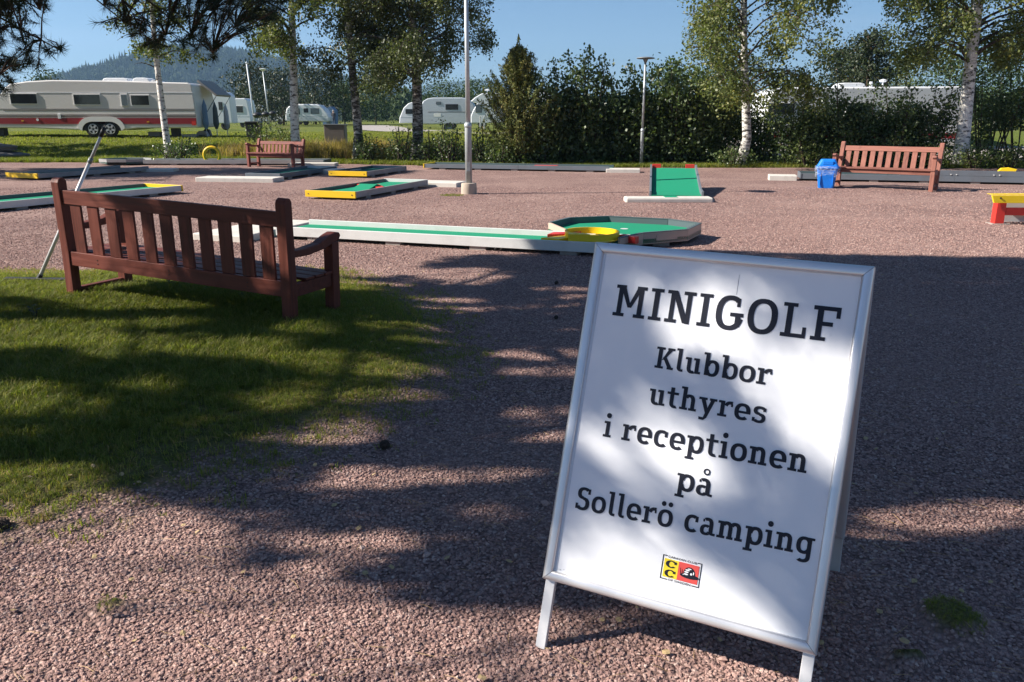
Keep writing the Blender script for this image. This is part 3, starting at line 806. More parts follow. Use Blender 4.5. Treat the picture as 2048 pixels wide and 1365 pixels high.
# hedge shrubs
def shrub(label, loc, H, R, nleaf, leaf, mat, seed, spikes=5, group='hedge shrubs', name='hedge_shrub', clip=None, zmin=.15, cat='shrub'):
    r = random.Random(seed); g = np.random.default_rng(seed); z0 = float(terrain(*loc)) * (loc[1] > 30) 
    t = thing(name, label, cat, (loc[0], loc[1], z0), 0, group)
    st = MB(); C_ = []
    nst = 15
    for i in range(nst):
        a = r.uniform(0, 2 * PI); rr_ = R * math.sqrt(r.uniform(.02, 1)) * .85; hx = H * (r.uniform(.55, .86) if i >= spikes else r.uniform(.95, 1.22))
        tx, ty = math.cos(a) * rr_, math.sin(a) * rr_ * .9
        p = [Vector((tx * .35, ty * .35, -.05)), Vector((tx * .6, ty * .6, hx * .35)), Vector((tx * .85, ty * .85, hx * .7)), Vector((tx * 1.05, ty * 1.05, hx))]
        st.tube(p, [.028, .022, .014, .005], 4, False)
        k = int(nleaf / nst); tt = g.uniform(zmin / hx, 1, k) ** .85
        base = np.array([interp(p, x_)[:] for x_ in tt]); w = (.08 + .42 * (1 - tt) ** .55 * R / 1.2)
        C_.append(base + g.normal(0, 1, (k, 3)) * np.stack([w, w, w * .6], -1))
    Cn = np.concatenate(C_); Cn = Cn[Cn[:, 2] > .02]
    if clip is not None:
        pw = proj(Cn + np.array([loc[0], loc[1], z0])); Cn = Cn[~clip(pw[:, 0], pw[:, 1])]
    st.build('stems', TWIG, t, True)
    leaves_obj('foliage', Cn, leaf, mat, t, g, .75, .2, smoothc=2.0)
    return t
HS = [(1085, 26.6, 2.5, 1.0), (1130, 27.2, 2.7, 1.0), (1172, 26.9, 3.15, .9), (1218, 27.4, 2.75, 1.0), (1262, 27.0, 2.6, 1.0), (1312, 27.3, 2.75, 1.05), (1352, 26.9, 2.85, .95), (1400, 27.2, 2.45, 1.05), (1435, 27.6, 2.6, 1.0), (1522, 27.6, 1.95, .9)]
words = ['first hedge shrub, touching the right side of the conifer', 'hedge shrub second from the conifer, dense and dark', 'tallest hedge shrub with upright leafy shoots above the slate lane', 'hedge shrub between the tallest shoots and the slim lamp post', 'hedge shrub directly behind the slim lamp post, left half', 'hedge shrub just right of the slim lamp post', 'leafy hedge shrub with dark top shoots behind the green ramp', 'lower hedge shrub between the ramp and the crooked birch', 'yellowish hedge shrub leaning on the crooked birch trunk', 'low hedge shrub right of the crooked birch trunk']
for i, (px, D, H, R) in enumerate(HS):
    shrub(words[i], (X_at(px, D), D), H, R, 5200, .11 if i < 8 else .085, HEDGE_LEAF, 100 + i, 6 if i in (2, 6) else 3)
HS2 = [(1592, 26.2, 1.95, 1.0), (1640, 26.6, 2.4, 1.0), (1692, 26.2, 2.5, 1.0), (1742, 26.6, 2.4, 1.05), (1795, 26.3, 2.4, 1.0), (1845, 26.6, 2.6, 1.0)]
w2 = ['low dark shrub in front of the window of the hidden caravan', 'dark hedge shrub behind the blue bin', 'dense hedge shrub behind the left half of the sunlit bench', 'dense hedge shrub behind the middle of the sunlit bench', 'hedge shrub behind the right end of the sunlit bench', 'hedge shrub touching the left side of the thick white birch']
for i, (px, D, H, R) in enumerate(HS2):
    shrub(w2[i], (X_at(px, D), D), H, R, 5200, .085, HEDGE_LEAF, 140 + i, 2, clip=lambda x, y: (x > 1530) & (x < 1588) & (y > 204) & (y < 232) if False else (y < 168))
for i, (px, D, H, R) in enumerate(((1975, 27.4, 3.0, 1.3), (2045, 27.8, 3.3, 1.4), (2110, 28, 3.2, 1.4))):
    shrub(('tall dark shrub right of the thick white birch', 'tall dark shrub at the right edge behind the white birch', 'tall dark shrub just outside the right edge of the hedge')[i], (X_at(px, D), D), H, R, 4600, .09, HEDGE_LEAF, 160 + i, 4, clip=lambda x, y: (y > 262) & (y < 300) & (x > 1985))
# low plants along the edge
LOW = [(352, 28.2, .75, .8, 'low leafy bush at the foot of the slender birch'), (530, 31.5, .95, 1.1, 'yellow-green bush behind the small far bench'), (575, 31.2, .8, .8, 'yellow-green bush left of the white birch trunk'), (735, 28.2, .8, .5, 'small dark bush at the foot of the dark trunked birch'), (800, 27.8, 1.05, .5, 'dark sapling bush left of the drooping birch trunk'), (862, 27.6, 1.0, .6, 'dark bush right of the drooping birch trunk'), (895, 27.2, 1.25, .55, 'leafy dark sapling in front of the path'), (965, 26.8, 1.0, .6, 'low dark bush left of the conifer foot'), (1000, 26.2, .7, .6, 'low bright leaved bush at the conifer foot'), (1625, 25.4, .75, .6, 'flowering weeds behind the blue bin'), (1680, 25.2, .9, .5, 'pale flowering weed clump behind the left end of the sunlit bench'), (1775, 25.2, .85, .6, 'tall pale weeds behind the middle of the sunlit bench'), (1870, 25.2, .6, .6, 'low weeds left of the thick birch foot'), (1960, 25.0, .55, .7, 'low yellow-green weeds right of the thick birch foot'), (2020, 25.0, .6, .8, 'low weeds at the right edge by the slate lane'), (1470, 25.6, .5, .6, 'low creeping bush at the foot of the crooked birch')]
for i, (px, D, H, R, lb) in enumerate(LOW):
    shrub(lb, (X_at(px, D), D), H, R, 900, .07, WEED_M if i in (1, 2, 9, 10, 11, 12, 13, 14) else HEDGE_LEAF, 180 + i, 4, 'low bushes and weeds along the gravel edge', 'low_bush', zmin=.05, cat='bush')

# conifer (juniper like)
D = 26.4; lc = (X_at(1037, D), D)
t = thing('juniper_tree', 'pointed olive-green conifer left of the hedge', 'tree', (lc[0], lc[1], 0))
r = random.Random(77); g = np.random.default_rng(77); m = MB(); m.tube([(0, 0, -.05), (.03, 0, 1.5), (0, 0, 2.6), (-.04, 0, 3.8)], [.09, .07, .04, .008], 8); m.build('trunk', TWIG, t, True)
C_ = []; brm = MB()
for i in range(210):
    f = (i + r.random()) / 210; z = .1 + 3.35 * f ** .95; az = r.uniform(0, 2 * PI); rr_ = (1.45 * (1 - f) ** .8 + .08) * r.uniform(.7, 1.12) * (1.0 if f > .08 else .75)
    tipz = z + rr_ * .75 + .12
    p0 = Vector((0, 0, z)); p1 = Vector((math.cos(az) * rr_ * .6, math.sin(az) * rr_ * .6, z + rr_ * .25)); p2 = Vector((math.cos(az) * rr_, math.sin(az) * rr_, tipz))
    brm.tube([p0, p1, p2], [.02, .012, .004], 3, False)
    k = 130; tt = g.uniform(.15, 1.03, k); a = np.array([interp([p0, p1, p2], min(1, x_))[:] for x_ in tt])
    C_.append(a + g.normal(0, 1, (k, 3)) * (.02 + .10 * (1.05 - tt)[:, None]) * np.array([1, 1, 1]))
k = 260; tt = g.uniform(2.9, 3.95, k); C_.append(np.stack([g.normal(0, 1, k) * .09 * (4.05 - tt), g.normal(0, 1, k) * .09 * (4.05 - tt), tt], -1))
brm.build('branches', TWIG, t, True); Cn = np.concatenate(C_)
V, F = leaf_quads(Cn, .105, g, .24, -.55)
tint = np.clip(.45 + .3 * wob(Cn[:, 0] * 3, Cn[:, 2] * 2, 1.2, 6) + g.normal(0, .18, len(Cn)), 0, 1)
link('foliage', fastmesh('foliage', V, F, tint), JUNIPER_LEAF, t)

# background trees
def bgtree(label, px, D, H, R, seed, kind='pine', n_=2600, leaf=.30, mat=None, zb=.25, group='trees behind the caravans'):
    p = at(px, 250, D); z0 = float(terrain(p[0], D)); g = np.random.default_rng(seed)
    t = thing('pine_tree' if kind == 'pine' else 'leafy_tree', label, 'tree', (float(p[0]), D, z0), 0, group)
    MB().tube([(0, 0, 0), (0, 0, H * .9)], [H * .022, H * .006], 7).build('trunk', PBARK if kind == 'pine' else DBARK, t, True)
    C_ = []
    nc = 40
    for i in range(nc):
        f = (i + g.uniform(0, 1)) / nc; z = H * (zb + (1 - zb) * f); env = R * (math.sin(PI * min(1, .22 + .75 * f)) ** .7 if kind == 'pine' else math.sin(PI * min(1, .12 + .84 * f)) ** .6)
        a = g.uniform(0, 2 * PI); q = env * g.uniform(.25, .85); c_ = np.array([math.cos(a) * q, math.sin(a) * q, z])
        k = n_ // nc; s_ = R * .30
        C_.append(c_ + g.normal(0, 1, (k, 3)) * np.array([s_, s_, s_ * (.38 if kind == 'pine' else .7)]))
    Cn = np.concatenate(C_); leaves_obj('crown', Cn, leaf, mat or FAR_LEAF, t, g, .6, .0, smoothc=.6)
    return t
bgtree('dark spreading pine behind the two flag poles', 510, 88, 6.2, 2.9, 1, n_=4200, leaf=.24, mat=PINE_LEAF, zb=.12)
bgtree('dark pine right of the thin distant lamp post', 568, 98, 6.1, 3.0, 2, n_=4200, leaf=.26, mat=PINE_LEAF, zb=.12)
bgtree('broad dark pine behind the rounded silver caravan', 632, 108, 7.0, 3.9, 3, n_=5000, leaf=.28, mat=PINE_LEAF, zb=.10)
bgtree('round dark bush-like tree right of the person', 690, 112, 5.0, 3.4, 4, 'leaf', n_=2600)
bgtree('mid green tree between the dark birch and the small white caravan', 752, 118, 5.6, 3.8, 5, 'leaf', n_=2600)
bgtree('small grey-green tree behind the large pale caravan', 880, 120, 5.6, 3.5, 6, 'leaf', n_=2200)
bgtree('low tree right of the tall lamp post behind the motorhome', 955, 110, 5.2, 3.2, 7, 'leaf', n_=2200)
bgtree('small round treetop over the striped caravan roof', 108, 120, 7.0, 3.2, 8, 'leaf', n_=2200)
bgtree('tall layered pine over the right caravan roof', 1725, 58, 6.4, 1.9, 9, n_=7500, leaf=.20, mat=PINE_LEAF, zb=.2)
bgtree('darker pine left of the layered pine over the right caravan roof', 1672, 62, 5.6, 2.4, 10, n_=7500, leaf=.20, mat=PINE_LEAF, zb=.2)
bgtree('small pointed birch over the right caravan roof', 1802, 66, 5.6, 1.7, 11, 'leaf', n_=3200, leaf=.18, mat=BIRCH_LEAF, zb=.2)
bgtree('dark tree behind the left side of the thick white birch', 1888, 60, 5.0, 2.2, 12, 'leaf', n_=3000, leaf=.2)
bgtree('dark tree behind the right side of the thick white birch', 1990, 56, 5.6, 2.6, 13, 'leaf', n_=3000, leaf=.2)
bgtree('yellow-green tree behind the crooked birch', 1430, 60, 4.4, 2.6, 14, 'leaf', n_=3000, leaf=.2)
bgtree('tree hidden behind the hedge right of the slim lamp post', 1340, 70, 4.6, 3.0, 15, 'leaf', n_=2000)

# ------------------------------------------------------------------ big pines left of the viewer, the ones that shade the foreground
LDn = np.array(LD)
LIT = [
 [(-900, 875), (-200, 873), (0, 876), (94, 902), (150, 943), (236, 962), (254, 987), (354, 1014), (430, 1040), (500, 1058), (430, 1085), (352, 1134), (420, 1142), (578, 1130), (640, 1128), (660, 1158), (760, 1212), (900, 1214), (1000, 1236), (1100, 1222), (1230, 1216), (1640, 1216), (1640, 1600), (-900, 1600)],
 [(-200, 785), (0, 785), (70, 792), (140, 826), (90, 852), (0, 850), (-200, 850)],
 [(-200, 640), (0, 645), (60, 650), (195, 660), (290, 692), (385, 722), (315, 748), (235, 742), (147, 712), (0, 722), (-200, 730)],
 [(20, 588), (120, 588), (300, 590), (470, 606), (560, 606), (575, 632), (500, 646), (400, 641), (230, 640), (150, 620), (60, 612)],
 [(-300, 540), (100, 542), (560, 545), (590, 600), (300, 592), (-300, 592)],
 [(300, 780), (410, 782), (410, 812), (300, 808)],
 [(420, 698), (610, 704), (612, 744), (430, 738)],
 [(674, 718), (820, 728), (816, 764), (690, 760)],
 [(505, 878), (600, 868), (690, 848), (765, 835), (780, 862), (740, 898), (660, 916), (560, 908)],
 [(640, 1078), (700, 1060), (850, 1066), (860, 1098), (760, 1112), (660, 1112)],
 [(-900, 100), (-900, 540), (560, 552), (700, 558), (790, 552), (880, 514), (1180, 502), (1180, 496), (1400, 500), (1620, 508), (2048, 514), (2400, 516), (2400, 100)],
 [(900, 1010), (1000, 1005), (1060, 1020), (1000, 1034), (900, 1030)],
 [(1900, 1005), (2010, 1000), (2060, 1030), (1950, 1045)],
 [(1655, 1150), (1700, 1150), (1700, 1182), (1650, 1182)],
 [(800, 545), (960, 535), (1020, 545), (860, 560)],
]
PANEL_LIT = [ # in the photograph's own pixels on the sign face
 [(1370, 500), (1545, 515), (1560, 620), (1520, 690), (1700, 700), (1700, 900), (1640, 880), (1560, 860), (1440, 730), (1300, 680), (1330, 600), (1400, 580)],
 [(1640, 690), (1740, 620), (1740, 900), (1680, 1000), (1600, 900), (1560, 790)],
 [(1180, 800), (1290, 830), (1420, 850), (1480, 900), (1380, 1010), (1290, 1040), (1200, 960), (1150, 900)],
 [(1480, 930), (1530, 940), (1560, 1000), (1520, 1010)],
 [(1120, 1050), (1260, 1060), (1390, 1080), (1500, 1130), (1600, 1200), (1560, 1330), (1060, 1340), (1060, 1150)],
 [(1560, 1060), (1680, 1080), (1640, 1150), (1600, 1130)],
]
OKPX = [[(-200, -400), (-200, 180), (10, 190), (40, 150), (105, 118), (128, 100), (96, 80), (60, 92), (70, 40), (100, 0), (100, -400)],
        [(198, -400), (202, 20), (212, 58), (255, 62), (285, 92), (345, 96), (385, 92), (408, 116), (430, 118), (438, 98), (480, 70), (560, 40), (600, 10), (600, -400)]]
sU, sV, sN = np.array(U2_), np.array(V2_), np.array(N2_)
sO = np.array(S_O_)
def keep_shoot(P, rs):
    """which twigs the tree carries: sunlight has to reach the ground where the photograph shows it lit"""
    n_ = len(P); keep = np.ones(n_, bool)
    pp = proj(P)
    inside = (pp[:, 2] > .2) & (pp[:, 0] > -90) & (pp[:, 0] < 2140) & (pp[:, 1] > -75) & (pp[:, 1] < 1400)
    ok = np.zeros(n_, bool)
    for poly in OKPX: ok |= inpoly(pp[:, 0], pp[:, 1], poly)
    keep &= ~inside | ok
    t = -P[:, 2] / LDn[2]; Gp = P + LDn * t[:, None]; gp = proj(Gp)
    lit = np.zeros(n_, bool)
    for poly in LIT: lit |= inpoly(gp[:, 0], gp[:, 1], poly)
    # sign panel
    den = float(sN @ LDn); tp_ = ((sO - P) @ sN) / den; Q = P + LDn * tp_[:, None] - sO
    u = Q @ sU; v = Q @ sV; hit = (u > -.08) & (u < .84) & (v > .12) & (v < 1.28) & (tp_ > 0)
    qp = proj(P + LDn * tp_[:, None]); pl = np.zeros(n_, bool)
    for poly in PANEL_LIT: pl |= inpoly(qp[:, 0], qp[:, 1], poly)
    pl &= hit
    lit = np.where(hit, pl, lit)
    keep &= ~lit
    # stray streaks of light over the gravel
    st = wob(Gp[:, 0] * 1.9 + Gp[:, 1] * .9, Gp[:, 1] * 6.2, 1.9, 31) > .19
    keep &= ~(st & (gp[:, 0] > 640) & (gp[:, 1] > 545) & (gp[:, 1] < 1010) & (gp[:, 0] < 1230) & ~hit)
    st2 = wob(Gp[:, 0] * 1.4, Gp[:, 1] * 4.4, 1.5, 61) > .22
    keep &= ~(st2 & (gp[:, 0] < 700) & (gp[:, 1] > 640) & (gp[:, 1] < 860) & ~hit)
    st3 = wob(Gp[:, 0] * 1.1, Gp[:, 1] * 3.4, 1.3, 67) > .58
    keep &= ~(st3 & (gp[:, 0] > 1700) & (gp[:, 1] > 560) & ~hit)
    return keep
def needle_shoots(name, Cn, Dn, K, nl, w, mat, parent, g, r0=.0):
    n_ = len(Cn)
    t = np.tile(np.linspace(-.5, .5, K), (n_, 1)) + g.uniform(-.04, .04, (n_, K))
    D3 = np.repeat(Dn[:, None, :], K, 1); rnd = rand_unit(n_ * K, g).reshape(n_, K, 3)
    side = np.cross(D3, rnd); side /= np.linalg.norm(side, axis=2, keepdims=True) + 1e-9
    base = Cn[:, None, :] + D3 * (t * .15)[:, :, None]
    ln = nl * g.uniform(.75, 1.15, (n_, K))[:, :, None]
    tip = base + (D3 * .62 + side * .78) * ln
    ws = np.cross(side, D3) * (w / 2)
    V = np.stack([base - ws, base + ws, tip], 2).reshape(-1, 3)
    F = np.arange(len(V)).reshape(-1, 3)
    T = np.repeat(np.clip(g.normal(.38, .22, n_), 0, 1), K)
    return link(name, fastmesh(name, V, F, T), mat, parent)
def big_pine(label, loc, H, zc, R, nl, seed, spl=60, sprays=()):
    r = random.Random(seed); g = np.random.default_rng(seed)
    t = thing('pine_tree', label, 'tree', (loc[0], loc[1], 0), 0, 'tall pines shading the foreground')
    tp = [Vector((.12 * math.sin(k * .8 + seed), .1 * math.sin(k * .6), H * k / 10 - .1 * (k == 0))) for k in range(11)]
    MB().tube(tp, [.21 * (1.3 if k == 0 else 1) * (1 - .085 * k) for k in range(11)], 14).build('trunk', PBARK, t, True)
    brm = MB(); shC = []; shD = []; limbs = []
    o = np.array([loc[0], loc[1], 0.0])
    for i in range(nl):
        f = (i + r.random()) / nl; zb = zc + (H * .95 - zc) * f; base = interp(tp, zb / H); az = i * 2.39996 + r.uniform(-.3, .3)
        ln = R * (.35 + .75 * math.sin(PI * min(1, .30 + .66 * f))) * r.uniform(.75, 1.08)
        pts = curve_pts(base, (math.cos(az), math.sin(az), 0), ln, .35, .25 if f > .3 else .55, 8, r)
        cs = []; ds = []; subs = []; allp = []; alld = []; qs = []
        for j in range(int(spl * ln / R / 3)):
            tt = r.uniform(.25, 1.0); b = interp(pts, tt); a2 = az + r.choice((-1, 1)) * r.uniform(.25, 1.2)
            sl = r.uniform(.35, 1.0) * (1.15 - tt * .6)
            q = curve_pts(b, (math.cos(a2), math.sin(a2), 0), sl, r.uniform(.0, .5), r.uniform(-.1, .5), 3, r)
            for s_ in range(6):
                u_ = r.uniform(.35, 1.0); c0 = interp(q, u_); d0 = (q[-1] - q[0]).normalized()
                dv = Vector((d0.x + r.uniform(-.8, .8), d0.y + r.uniform(-.8, .8), r.uniform(-.15, .6))).normalized()
                allp.append((c0 + dv * r.uniform(.03, .2))[:]); alld.append(dv[:])
            qs.append((tt, q))
        allp = np.array(allp); alld = np.array(alld)
        kpa = keep_shoot(allp + o + alld * .09, r) & keep_shoot(allp + o - alld * .06, r)
        for j, (tt, q) in enumerate(qs):
            kp = kpa[j * 6:j * 6 + 6]
            if kp.mean() > .45:
                cs.append(allp[j * 6:j * 6 + 6][kp]); ds.append(alld[j * 6:j * 6 + 6][kp]); subs.append((tt, q, kp.mean()))
        if len(cs) < 4 or len(cs) < .22 * int(spl * ln / R / 3):
            continue
        tmax = sorted(s_[0] for s_ in subs)[int(len(subs) * .9)]; kcut = max(2, int(math.ceil(tmax * 8)) + 1)
        vis = keep_shoot(np.array([p[:] for p in pts]) + o, r)[:kcut]
        if vis[1:].mean() < .80: continue
        limbs.append(pts[:kcut])
        brm.tube(pts[:kcut], [.04 * (1 - .09 * k) * (.5 + .5 * ln / R) for k in range(len(pts[:kcut]))], 6, False)
        for tt, q, km in subs: brm.tube(q, [.009, .007, .006, .004], 3, False)
        shC += cs; shD += ds
    # extra twig clusters added where their shade should fall on the ground
    lp = np.array([interp(q, u)[:] for q in limbs for u in np.linspace(.15, 1, 14)]) + o
    ncl = 5200; gx = g.uniform(-7, 7.6, ncl); gy = g.uniform(1.2, 9.4, ncl); zz = g.uniform(2.7, 9.6, ncl)
    k0 = zz / math.tan(rad(SUN_EL)); P0 = np.stack([gx - k0 * math.cos(rad(SUN_AZ)), gy - k0 * math.sin(rad(SUN_AZ)), zz], -1)
    env = np.hypot(P0[:, 0] - o[0], P0[:, 1] - o[1]) < R * (1.12 - .35 * np.clip((zz - 6) / 4, 0, 1)); P0 = P0[env]
    w0 = proj(P0); P0 = P0[keep_shoot(P0, g) & ~((w0[:, 2] > .2) & (w0[:, 0] > -60) & (w0[:, 1] > -60))]
    for c_ in P0:
        k_ = int(np.argmin(((lp - c_) ** 2).sum(1))); a_ = lp[k_]; dv = c_ - a_; Ld = np.linalg.norm(dv) + 1e-6; dv = dv / Ld
        if Ld > 2.6: continue
        ns_ = 9; pp_ = c_ + g.normal(0, 1, (ns_, 3)) * np.array([.17, .17, .10]); dd_ = dv + g.normal(0, .45, (ns_, 3)); dd_ /= np.linalg.norm(dd_, axis=1, keepdims=True)
        kk = keep_shoot(pp_ + dd_ * .09, g) & keep_shoot(pp_ - dd_ * .06, g)
        if kk.sum() < 3: continue
        shC.append(pp_[kk] - o); shD.append(dd_[kk])
        brm.tube([Vector(a_ - o), Vector((a_ + c_) / 2 - o + np.array([0, 0, .08 * Ld])), Vector(c_ - o)], [.008, .006, .004], 3, False)
    # low limbs that reach out over the yard and hang down
    for (zb, poly, d0, d1, cnt, ends) in sprays:
        base = interp(tp, zb / H); P_ = []
        bb = np.array(poly); lim = []
        for (ex, ey, ed, up) in ends:
            e_ = at(ex, ey, ed) - o; e_ = Vector(e_); mid = base.lerp(e_, .6) + Vector((0, 0, up))
            q = [base, base.lerp(mid, .5) + Vector((0, 0, .12)), mid, mid.lerp(e_, .5) + Vector((.02, 0, .05)), e_]
            lim.append(q); brm.tube(q, [.05, .035, .02, .011, .004], 6, False)
        lp = np.array([interp(q, u)[:] for q in lim for u in np.linspace(.45, 1, 16)])
        while len(P_) < cnt:
            px_, py_ = g.uniform(bb[:, 0].min(), bb[:, 0].max()), g.uniform(bb[:, 1].min(), bb[:, 1].max())
            if not inpoly(px_, py_, poly): continue
            P3 = at(px_, py_, g.uniform(d0, d1)) - o
            k = np.argmin(((lp - P3) ** 2).sum(1)); b_ = lp[k]; dv = P3 - b_; L_ = np.linalg.norm(dv) + 1e-6
            if not keep_shoot((P3 + o)[None], g)[0]: cnt -= 1; continue
            dv = dv / L_ + g.normal(0, .35, 3); dv[2] += .1; dv /= np.linalg.norm(dv); P_.append(P3); shC.append(P3[None]); shD.append(dv[None])
            brm.tube([Vector(b_), Vector((b_ + P3) / 2 + np.array([0, 0, .03])), Vector(P3 + dv * .04)], [.006, .005, .003], 3, False)
    brm.build('branches', PBARK, t, True)
    Cn = np.concatenate(shC); Dn = np.concatenate(shD)
    w_in = proj(Cn + o); near = (w_in[:, 2] > .2) & (w_in[:, 0] > -200) & (w_in[:, 0] < 2200) & (w_in[:, 1] > -150)

    if near.sum(): needle_shoots('needle_spray', Cn[near], Dn[near], 64, .075, .0035, PINE_LEAF, t, g)
    needle_shoots('crown', Cn[~near], Dn[~near], 26, .11, .016, PINE_LEAF, t, g)
    return t
big_pine('tall pine just outside the left edge whose low branches hang into the top left', (-7.2, 5.35), 11.0, 2.0, 4.3, 110, 5, 80, (
    (4.3, [(198, -80), (202, 20), (215, 60), (255, 60), (285, 90), (345, 95), (385, 92), (408, 112), (430, 116), (438, 98), (478, 70), (560, 35), (610, -10), (600, -80)], 5.9, 6.9, 380, ((250, 45, 6.1, .5), (330, 70, 6.3, .6), (425, 105, 6.4, .6), (470, 55, 6.6, .6), (590, -40, 6.7, .5))),
    (3.2, [(-160, -80), (-160, 190), (0, 190), (40, 145), (100, 120), (128, 102), (100, 84), (60, 95), (75, 45), (105, 0), (100, -80)], 5.4, 6.2, 420, ((0, 150, 5.6, .2), (122, 102, 5.6, .3), (80, 20, 5.7, .5), (30, -20, 5.8, .4), (95, -60, 5.9, .5)))))
big_pine('tall pine left of the viewer throwing shade over the near gravel', (-7.6, 2.75), 11.0, 2.4, 4.0, 110, 9, 80)
# ================================================================== OBJECTS
# ------------------------------------------------------------------ A-frame sign
S_O = Vector((0.0587, 2.0159, 0.0)); S_YAW = rad(-25.9); S_TILT = rad(18.95); S_RK = rad(-1.0)
S_W, S_H, S_L, S_TOP = 0.76, 1.0, 0.209, 1.209
def sign_mats():
    U = Vector((math.cos(S_YAW), math.sin(S_YAW), 0)); N = Vector((-math.sin(S_YAW), math.cos(S_YAW), 0))
    V = Vector((0, 0, 1)) * math.cos(S_TILT) + N * math.sin(S_TILT)
    U2 = U * math.cos(S_RK) + V * math.sin(S_RK); V2 = V * math.cos(S_RK) - U * math.sin(S_RK)
    return U2, V2
U2, V2 = sign_mats()
N2 = U2.cross(V2)                      # towards the viewer
def front_M(): # local (u, v, n) -> sign space (relative to S_O)
    return Matrix(((U2.x, V2.x, N2.x, 0), (U2.y, V2.y, N2.y, 0), (U2.z, V2.z, N2.z, 0), (0, 0, 0, 1)))
FM = front_M()
FM = Matrix(((U2.x, V2.x, N2.x, 0), (U2.y, V2.y, N2.y, 0), (U2.z, V2.z, N2.z, 0), (0, 0, 0, 1)))
top_c = V2 * S_TOP
Nh = Vector((-math.sin(S_YAW), math.cos(S_YAW), 0))
V3 = (Vector((0, 0, 1)) * math.cos(S_TILT) - Nh * math.sin(S_TILT))
U3 = Vector((math.cos(S_YAW), math.sin(S_YAW), 0)); U3 = (U2 - V3 * U2.dot(V3)).normalized()
N3 = V3.cross(U3)                       # faces away from the viewer
hinge = top_c - N2 * 0.045 - V2 * 0.01 + Nh * 0.005
base3 = hinge - V3 * S_TOP
BMx = Matrix(((U3.x, V3.x, -N3.x, base3.x), (U3.y, V3.y, -N3.y, base3.y), (U3.z, V3.z, -N3.z, base3.z), (0, 0, 0, 1)))
sign = thing('sandwich_board', 'white aluminium framed A-board reading MINIGOLF standing on the gravel', 'sign', S_O)
def rail(a, b, nrm_in, w, d0, M, name='frame_rail'):
    """mitred rounded frame rail from corner a to corner b (panel coords), inward normal"""
    a = Vector((a[0], a[1], 0)); b = Vector((b[0], b[1], 0)); t = (b - a).normalized(); q = Vector((nrm_in[0], nrm_in[1], 0))
    prof = [(0, -.012), (0, .006), (.003, .0105), (.010, .0125), (w - .006, .010), (w - .001, .0075), (w, .004), (w, -.012)]
    vs = []
    for s_, (e, sg) in enumerate(((a, 1), (b, -1))):
        for (i_, z_) in prof:
            p = e + q * i_ + t * (sg * (i_ + .0008)); vs.append((p.x, p.y, z_ + d0))
    n_ = len(prof); fs = [(i, (i + 1) % n_, (i + 1) % n_ + n_, i + n_) for i in range(n_)] + [tuple(reversed(range(n_))), tuple(range(n_, 2 * n_))]
    m = MB(); m.add(vs, fs, M); o = m.build(name, ALU, sign, True); 
    o.data.polygons[-1].use_smooth = False; o.data.polygons[-2].use_smooth = False
    e_ = o.modifiers.new('edge', 'EDGE_SPLIT'); e_.split_angle = rad(50)
    return o
def frame(M):
    c0, c1 = (0, S_L), (S_W, S_L); c3, c2 = (0, S_L + S_H), (S_W, S_L + S_H); w = .029
    rail(c0, c1, (0, 1), w, 0, M); rail(c3, c2, (0, -1), w, 0, M)
    rail(c0, c3, (1, 0), w, 0, M); rail(c1, c2, (-1, 0), w, 0, M)
frame(FM); frame(BMx)
for M_ in (FM, BMx):
    for u0 in (0.004, S_W - .034):
        MB().box(u0, 0.0, -.030, u0 + .030, S_TOP - .03, -.0125, M_).build('leg', ALU_LEG, sign, False, .0015)
        MB().box(u0 + .001, -.004, -.029, u0 + .029, .012, -.0135, M_).build('foot_cap', DARKP, sign)
BACKP = paint('grey_back_board', (0.34, 0.31, 0.30), 0.6, 0.1, 0, 2.0)
for M_, nm in ((FM, 'poster'), (BMx, 'poster')):
    MB().box(.027, S_L + .027, -.004, S_W - .027, S_L + S_H - .027, -.001, M_).build(nm, WHITE_PANEL, sign)
    MB().box(.003, S_L + .003, -.0115, S_W - .003, S_L + S_H - .003, -.0085, M_).build('back_board', BACKP, sign)
MB().box(.0, S_TOP - .012, -.034, S_W, S_TOP + .004, -.014, FM).build('hinge_bar', ALU, sign, False, .003)
# fine lip line of the poster protector
PROT = paint('clear_poster_edge', (0.60, 0.63, 0.68), 0.25, 0.0, 0, 2, (.5, .5, .5))
MB().box(.0285, S_L + .032, -.0009, .0375, S_L + S_H - .031, .0006, FM).build('protector_edge', PROT, sign)
stay = MB()
for u0 in (.03, S_W - .05):
    a = FM @ Vector((u0, .33, -.02)); b = BMx @ Vector((u0, .33, -.02))
    stay.tube([a, (a + b) / 2 - Vector((0, 0, .035)), b], .0035, 5)
stay.build('spreader_cord', DARKP, sign)

